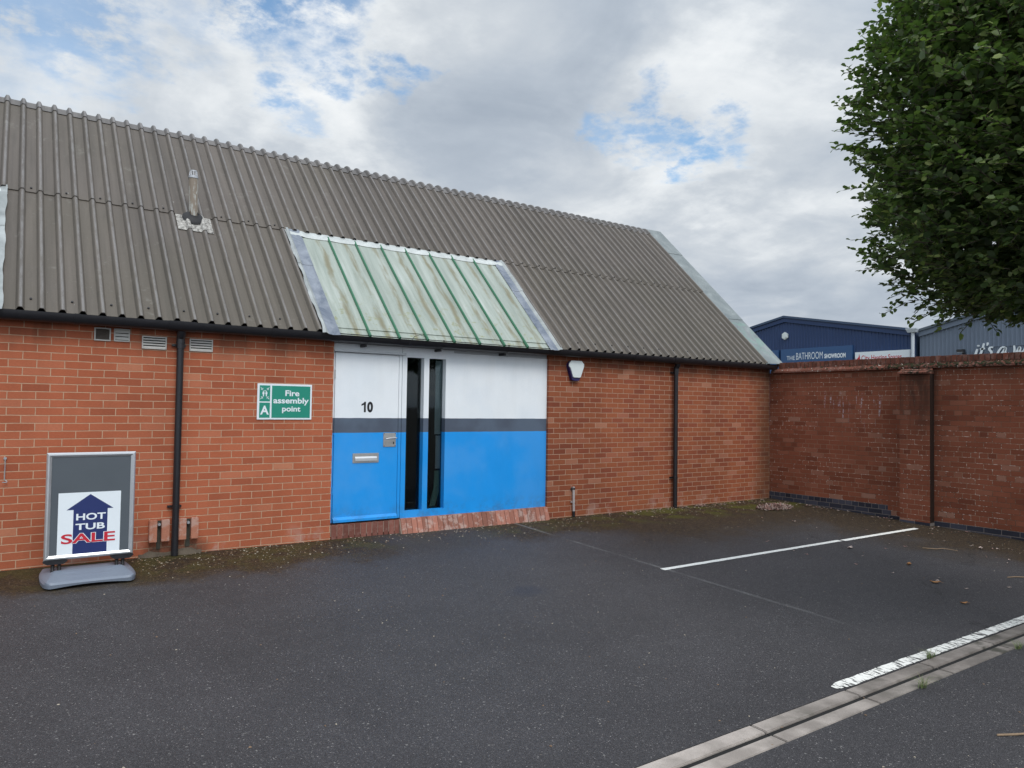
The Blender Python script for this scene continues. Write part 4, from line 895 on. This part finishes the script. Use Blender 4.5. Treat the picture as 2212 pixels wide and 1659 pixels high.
# hand-lettered raised sign on the grey warehouse
IT = thing('wall_lettering', "white raised brush-script letters reading it's a wa on the grey warehouse", 'sign', (XF-.1, 7.6, 4.5))
def stroke(mb, pts, wd):
    pts = [Vector((0, a, b_)) for a, b_ in pts]; L_, R_ = [], []
    sm_p = []
    for i in range(len(pts)-1):
        p0 = pts[max(i-1, 0)]; p1 = pts[i]; p2 = pts[i+1]; p3 = pts[min(i+2, len(pts)-1)]
        for q in range(6):
            s = q/6; sm_p.append(.5*((2*p1)+(-p0+p2)*s+(2*p0-5*p1+4*p2-p3)*s*s+(-p0+3*p1-3*p2+p3)*s**3))
    sm_p.append(pts[-1])
    for i, p in enumerate(sm_p):
        dd = (sm_p[min(i+1, len(sm_p)-1)]-sm_p[max(i-1, 0)]).normalized(); nn = Vector((0, -dd.z, dd.y)); s = i/(len(sm_p)-1)
        ww = wd*(.75+.45*math.sin(math.pi*min(1, s*1.1)))/2; L_.append(p+nn*ww); R_.append(p-nn*ww)
    for xo in (XF-.14,):
        mb.grid([[(xo, p.y, p.z) for p in L_], [(xo, p.y, p.z) for p in R_]])
        for E2 in (L_, R_): mb.grid([[(xo, p.y, p.z) for p in E2], [(XF-.08, p.y, p.z) for p in E2]])
Y0 = 8.62
def LT(strokes, wd=.085):
    mb = MB()
    for s_ in strokes: stroke(mb, [(Y0-a, 4.52+b_) for a, b_ in s_], wd)
    mb.build('letter', SIGNW, IT)
LT([[(.10, .28), (.05, .12), (.00, -.06), (.0, -.12)], [(.10, .42), (.14, .43), (.16, .40)]], .09)
LT([[(.40, .55), (.34, .30), (.26, .05), (.24, -.08), (.30, -.12)], [(.22, .26), (.35, .27), (.46, .30)]])
LT([[(.56, .58), (.57, .50), (.53, .42)]], .07)
LT([[(.82, .32), (.70, .33), (.64, .24), (.72, .12), (.74, .0), (.66, -.10), (.56, -.12)]])
LT([[(1.36, .30), (1.20, .30), (1.06, .12), (1.02, -.02), (1.10, -.06), (1.24, .06), (1.36, .26), (1.34, .06), (1.42, -.02), (1.50, .02)]])
LT([[(1.72, .36), (1.74, .16), (1.74, -.01), (1.84, .06), (1.96, .26), (1.96, .06), (2.02, .0), (2.14, .12), (2.22, .34)]])
LT([[(2.60, .30), (2.44, .28), (2.32, .12), (2.30, .0), (2.40, -.02), (2.54, .12), (2.60, .26), (2.58, .06), (2.66, .0)]])
mb = MB(); mb.box(XF-.055, 5.9, 4.86, XF-.036, 7.9, 4.875); mb.build('rail', BLACKP, IT)

# ------------------------------------------------------------------ tree
TX, TY = 6.95, -6.42; ZW, RW = 3.30, 1.83
TR = thing('tree', 'dense dark green broadleaf tree overhanging the car park at the right edge', 'tree', (TX, TY, gz(TY)))
def rad(z):
    tt = np.where(z < ZW, (ZW-z)/1.03, (z-ZW)/3.1); tt = np.clip(tt, 0, 1)
    return RW*(1-tt**2.4)**(1/2.2)
t = BARK = mat('bark', None, .9); p = t.pos(); t.put(t.b.inputs['Base Color'], t.mix(t.noise(t.vm('MULTIPLY', p, (6, 6, 1)), 8, 4), (.04, .032, .024), (.13, .105, .08))); t.put(t.b.inputs['Normal'], t.bump(t.noise(t.vm('MULTIPLY', p, (6, 6, 1)), 8, 4), .8, .02))
t = LEAF = mat('leaf', None, .42, 0, .4)
ri = t.new('ShaderNodeNewGeometry').outputs['Random Per Island']
c = t.ramp(ri, [(0, (.062, .098, .038)), (.45, (.120, .168, .060)), (.85, (.19, .24, .085)), (.97, (.26, .32, .09)), (1, (.32, .34, .12))])
bf = t.new('ShaderNodeNewGeometry').outputs['Backfacing']
c = t.mix(t.m('MULTIPLY', bf, .5), c, (.085, .125, .075)); t.put(t.b.inputs['Base Color'], c)
tl = t.new('ShaderNodeBsdfTranslucent'); t.put(tl.inputs['Color'], t.mix(1., c, (1.3, 1.7, .6), 'MULTIPLY')); ms = t.new('ShaderNodeMixShader'); ms.inputs[0].default_value = .30
t.l.new(t.b.outputs[0], ms.inputs[1]); t.l.new(tl.outputs[0], ms.inputs[2]); t.l.new(ms.outputs[0], t.out.inputs[0])
twig_pts = []; lp, ldir, lup, lsz = [], [], [], []
axis_c = np.array([TX, TY])
camdir = math.atan2(-8.27-TY, -.14-TX)
def sample_dir():
    while True:
        z = rng.uniform(2.33, 6.4); a = rng.uniform(-math.pi, math.pi)
        r_ = float(rad(np.array(z)))
        if r_ < .05: continue
        da = abs((a-camdir+math.pi) % (2*math.pi)-math.pi)
        pr_ = 1.0 if da < 1.75 else .22
        if z > 5.2: pr_ *= .4
        if rng.random() < pr_*(.35+.65*r_/RW): return z, a, r_
tw = MB()
NTW = 8000
for i in range(NTW):
    z, a, r_ = sample_dir()
    lump = 1+.055*math.sin(5*a+2.1*z)+.05*math.sin(3.3*z+9*a)
    f0 = rng.uniform(.50, .97)**.7; L = rng.uniform(.14, .28)
    o_ = np.array([math.cos(a), math.sin(a), 0]); 
    p0 = np.array([TX, TY, z])+o_*r_*lump*f0
    if p0[2] < 2.45: p0[2] += .1
    out_n = np.array([math.cos(a), math.sin(a), .45 if z > 2.7 else -.10]); out_n += rng.normal(0, .42, 3); out_n /= np.linalg.norm(out_n)
    if f0 > .86 and rng.random() < .12: L *= 1.5
    nl = int(L/.027)
    p = p0.copy(); dd = out_n.copy(); pts = [tuple(p)]
    for k in range(nl):
        dd = dd+rng.normal(0, .07, 3)+np.array([0, 0, -.02]); dd /= np.linalg.norm(dd); p = p+dd*(L/nl)
        side = np.cross(dd, [0, 0, 1]); side /= (np.linalg.norm(side)+1e-6)
        s = 1 if k % 2 else -1
        ld = dd*.55+side*s*.75+rng.normal(0, .30, 3)+np.array([0, 0, .12]); ld /= np.linalg.norm(ld)
        up = np.array([0, 0, 1.])+rng.normal(0, .42, 3)+o_*.25
        lp.append(p.copy()); ldir.append(ld); lup.append(up); lsz.append(rng.uniform(.052, .088)*(1-.22*(k/nl)))
        if k % 4 == 3: pts.append(tuple(p))
    pts.append(tuple(p))
    if f0 > .78: tw.tube(pts, [.0028]*(len(pts)-1)+[.0012], 4, cap=False)
# larger inner leaves close the crown
NI = 26000
for i in range(NI):
    z, a, r_ = sample_dir(); f0 = rng.uniform(.35, .86)
    p = np.array([TX+math.cos(a)*r_*f0, TY+math.sin(a)*r_*f0, z]); ld = rng.normal(0, 1, 3)+np.array([math.cos(a), math.sin(a), 0]); ld /= np.linalg.norm(ld)
    lp.append(p); ldir.append(ld); lup.append(np.array([0, 0, 1.])+rng.normal(0, .6, 3)); lsz.append(rng.uniform(.07, .11))
lp = np.array(lp); ldir = np.array(ldir); lup = np.array(lup); lsz = np.array(lsz)[:, None]
sd = np.cross(ldir, lup); sd /= (np.linalg.norm(sd, axis=1)[:, None]+1e-6); nn = np.cross(sd, ldir)
wd = lsz*rng.uniform(.31, .42, (len(lp), 1)); fold = lsz*rng.uniform(.02, .16, (len(lp), 1)); droop = lsz*rng.uniform(-.05, .25, (len(lp), 1))
Vs = np.stack([lp, lp+ldir*lsz*.5, lp+ldir*lsz-nn*droop, lp+ldir*lsz*.33-sd*wd+nn*fold, lp+ldir*lsz*.72-sd*wd*.8+nn*fold*.8-nn*droop*.4, lp+ldir*lsz*.33+sd*wd+nn*fold, lp+ldir*lsz*.72+sd*wd*.8+nn*fold*.8-nn*droop*.4], 1).reshape(-1, 3)
NL = len(lp); base = (np.arange(NL)*7)[:, None]
tris = np.array([[0, 1, 3], [3, 1, 4], [1, 2, 4], [0, 5, 1], [5, 6, 1], [1, 6, 2]])
F = (base[:, :, None]+tris[None]).reshape(-1, 3)
me = bpy.data.meshes.new('foliage'); me.vertices.add(len(Vs)); me.vertices.foreach_set('co', (Vs-np.array([TX, TY, gz(TY)])).astype(np.float32).ravel())
me.loops.add(F.size); me.loops.foreach_set('vertex_index', F.astype(np.int32).ravel()); me.polygons.add(len(F)); me.polygons.foreach_set('loop_start', (np.arange(len(F))*3).astype(np.int32))
try: me.polygons.foreach_set('loop_total', np.full(len(F), 3, dtype=np.int32))
except Exception: pass
me.update(); me.validate(); me.materials.append(LEAF.mat)
cr = bpy.data.objects.new('crown', me); C.objects.link(cr); cr.parent = TR
tw.build('twigs', BARK, TR, fixn=False)
mb = MB(); mb.tube([(TX, TY, gz(TY)-.1), (TX+.02, TY, .3), (TX-.02, TY+.03, 1.2), (TX, TY, 2.2), (TX+.03, TY, 3.6), (TX, TY, 5.6)], [.19, .14, .12, .115, .08, .03], 14); mb.build('trunk', BARK, TR, smooth=True)
mb = MB()
for i in range(34):
    a = rng.uniform(0, 2*math.pi); z0 = rng.uniform(1.9, 4.8); r_ = float(rad(np.array(z0+.5)))*.85; p0 = np.array([TX, TY, z0]); e = np.array([TX+math.cos(a)*r_, TY+math.sin(a)*r_, z0+.5+rng.uniform(-.1, .5)])
    m1 = p0*.55+e*.45+np.array([0, 0, .08]); mb.tube([tuple(p0), tuple(m1), tuple(e)], [.035, .02, .006], 7)
mb.build('limbs', BARK, TR, smooth=True)

# ------------------------------------------------------------------ litter, leaves, grass
LBR = plain('dry_leaf_brown', (.36, .17, .055), .7, var=.4, scale=60); LPK = plain('dry_leaf_pale', (.42, .34, .30), .7, var=.35, scale=60)
LPI = plain('dry_leaf_pink', (.36, .22, .19), .75, var=.5, scale=45)
def leaf_pts(mb, x, y, z, s, a, curl, mi=0):
    n = 7; rows = []
    for i in range(n):
        q = i/(n-1); ww = s*.30*math.sin(math.pi*min(1, q*.96+.03))**.8; l = (q-.5)*s; h_ = curl*s*(2*q-1)**2
        rw = []
        for v in (-1, 0, 1):
            xx = l; yy = v*ww; hh = h_+abs(v)*curl*s*.55
            rw.append((x+xx*math.cos(a)-yy*math.sin(a), y+xx*math.sin(a)+yy*math.cos(a), z+hh))
        rows.append(rw)
    mb.grid(rows, mi)
    tip = rows[-1][1]; mb.tube([rows[0][1], (rows[0][1][0]-math.cos(a)*s*.3, rows[0][1][1]-math.sin(a)*s*.3, z+.004)], .0012, 5)
lv = [(8.33, -4.00, .085, .3, LBR, 'curled orange leaf lying alone between the two white lines'), (7.74, -4.56, .095, 2.2, LBR, 'orange forked dry leaf beside a pale stone-like leaf'), (7.83, -4.59+.05, .06, .2, LPK, 'small pale curled leaf touching the orange forked leaf'),
      (7.196, -5.07, .07, 2.5, LBR, 'tan dry leaf nearest the thick white line'), (10.14, -3.99, .085, .5, LPK, 'pale folded leaf nearest the boundary wall, right of the pier'), (8.525, -3.18, .10, .1, LPK, 'pale pink leaf just below the thin white line'),
      (10.3, -4.12, .055, .9, LPK, 'small pale leaf fragment right of the folded leaf'), (9.55, -1.72, .05, .4, LPK, 'tiny whitish leaf scrap inside the corner bay')]
for x_, y_, s_, a_, m_, lab in lv:
    mb = MB(); leaf_pts(mb, 0, 0, 0, s_, a_, .16); o = mb.build('fallen_leaf', m_, None, smooth=True); o.location = (x_, y_, gz(y_)+.004); tag(o, lab, 'leaf', 'fallen leaves on the tarmac')
mb = MB()
for i in range(330):
    a = rng.uniform(0, 2*math.pi); q = rng.uniform(0, 1)**.5; x_ = 10.36+.40*q*math.cos(a); y_ = -.80+.20*q*math.sin(a)
    leaf_pts(mb, x_, y_, gz(y_)+.005+.05*(1-q)*rng.random(), rng.uniform(.035, .075), rng.uniform(0, 6.3), rng.uniform(.1, .6), int(rng.integers(0, 3)))
o = mb.build('leaf_heap', [LPI, LPK, plain('dry_leaf_dark', (.14, .08, .065), .8, var=.5)], None, smooth=True, fixn=False); tag(o, 'heap of dry pinkish dead leaves near the far corner of the walls', 'leaf pile', kind='stuff')
mb = MB()
for i in range(1900):
    k = rng.random()
    if k < .42: x_ = rng.uniform(.3, 11.2); y_ = -abs(rng.normal(0, .32))-.01
    elif k < .62: x_ = 11.2-abs(rng.normal(0, .5)); y_ = rng.uniform(-7.5, -.1)
    elif k < .72: x_ = rng.uniform(1.0, 2.6); y_ = -abs(rng.normal(.25, .45))
    else: x_ = rng.uniform(-1, 11.2); y_ = rng.uniform(-7.5, 0)
    if y_ > -.004: continue
    s = rng.uniform(.0022, .0085)*(1.4 if k < .42 else 1.0); a = rng.uniform(0, 6.3); z_ = gz(y_)+.001
    ca, sa = math.cos(a), math.sin(a); el_ = rng.uniform(.35, 1.0)
    P = [(x_+s*(u*ca-v*el_*sa), y_+s*(u*sa+v*el_*ca), z_+w_*s) for u, v, w_ in ((-1, -.6, 0), (1, -.7, 0), (.8, .8, 0), (-.7, .7, 0), (-.5, -.3, .5), (.5, -.3, .6), (.4, .4, .45), (-.4, .4, .5))]
    mb.add(P, [(4, 5, 6, 7), (0, 1, 5, 4), (1, 2, 6, 5), (2, 3, 7, 6), (3, 0, 4, 7)], 0 if rng.random() < .5 else 1)
o = mb.build('grit', [plain('grit_pale', (.33, .29, .23), .8, var=.4), plain('grit_brown', (.20, .13, .08), .8, var=.5)], None, fixn=False); tag(o, 'pale grit and plant crumbs scattered along the foot of the walls', 'grit', kind='stuff')
# larger dry scraps against the right wall foot
mb = MB()
for i in range(70):
    x_ = rng.uniform(7.2, 11.2); y_ = -abs(rng.normal(.04, .12))-.02; leaf_pts(mb, x_, y_, gz(y_)+.004, rng.uniform(.02, .06), rng.uniform(0, 6.3), .2, int(rng.integers(0, 2)))
for i in range(34):
    y_ = rng.uniform(-3.6, -.2); x_ = 11.26-abs(rng.normal(0, .12)); leaf_pts(mb, x_, y_, gz(y_)+.004, rng.uniform(.02, .06), rng.uniform(0, 6.3), .2, int(rng.integers(0, 2)))
for i in range(46):
    x_ = rng.uniform(7.6, 11.1); y_ = rng.uniform(-5.2, -1.2); leaf_pts(mb, x_, y_, gz(y_)+.004, rng.uniform(.015, .04), rng.uniform(0, 6.3), .2, int(rng.integers(0, 2)))
o = mb.build('leaf_scraps', [LPK, LPI], None, smooth=True, fixn=False); tag(o, 'small dry leaf scraps strewn over the corner bay and along its walls', 'leaf litter', kind='stuff')
TW = plain('twig_bark', (.23, .16, .10), .8, var=.4)
for pts, lab in (([(4.47, -6.43, 0), (4.56, -6.49, .004), (4.66, -6.53, .002), (4.80, -6.56, .006)], 'thin brown twig lying near the bottom right corner'), ([(8.72, -4.84, 0), (8.80, -4.88, .006), (8.92, -4.95, .003)], 'short pale twig at the right edge above the thick white line'), ([(9.42, -3.62, 0), (9.50, -3.75, .006), (9.60, -3.78, .01), (9.68, -3.92, .0)], 'crooked brown twig on the tarmac right of the pier')):
    mb = MB(); mb.tube([(a, b_, gz(b_)+.006+c_) for a, b_, c_ in pts], [.006, .0065, .005, .003][:len(pts)], 7); o = mb.build('twig', TW, None, smooth=True)
    tag(o, lab, 'twig')
GR = plain('grass_blade', (.10, .15, .045), .6, var=.4, scale=60); GR2 = plain('grass_blade_dry', (.24, .24, .11), .6, var=.3, scale=60)
for x_, y_, n_, s_, lab in ((5.43, -5.612, 60, .065, 'grass tuft growing at the edge of the thick white line'), (4.81, -5.862, 46, .085, 'grass tuft with long seed stalks on the near edge of the drain'), (6.26, -5.87, 50, .06, 'dark weed tuft on the near side of the drain at the right edge')):
    mb = MB()
    for i in range(n_):
        a = rng.uniform(0, 6.3); L = s_*rng.uniform(.5, 1.5); ln = rng.uniform(.5, 1.5); bx = x_+rng.normal(0, .022); by = y_+rng.normal(0, .008)
        P = [(bx+math.cos(a)*L*q*q*ln, by+math.sin(a)*L*q*q*ln, gz(by)+.002+L*.62*math.sin(q*1.7)) for q in (0, .33, .66, 1)]
        pv = Vector((-math.sin(a), math.cos(a), 0)); rows = [[tuple(Vector(p_)-pv*.0018*(1-q)), tuple(Vector(p_)+pv*.0018*(1-q))] for p_, q in zip(P, (0, .3, .6, .95))]
        mb.grid(rows, 0 if rng.random() < .7 else 1)
    o = mb.build('grass_tuft', [GR, GR2], None, fixn=False); tag(o, lab, 'grass tuft')

# every material opaque to tuning; make sure all top-level meshes have what they need
for o in list(C.objects):
    if o.parent is None and o.type in {'MESH'} and 'category' not in o and o.get('kind') is None:
        print('UNTAGGED', o.name)
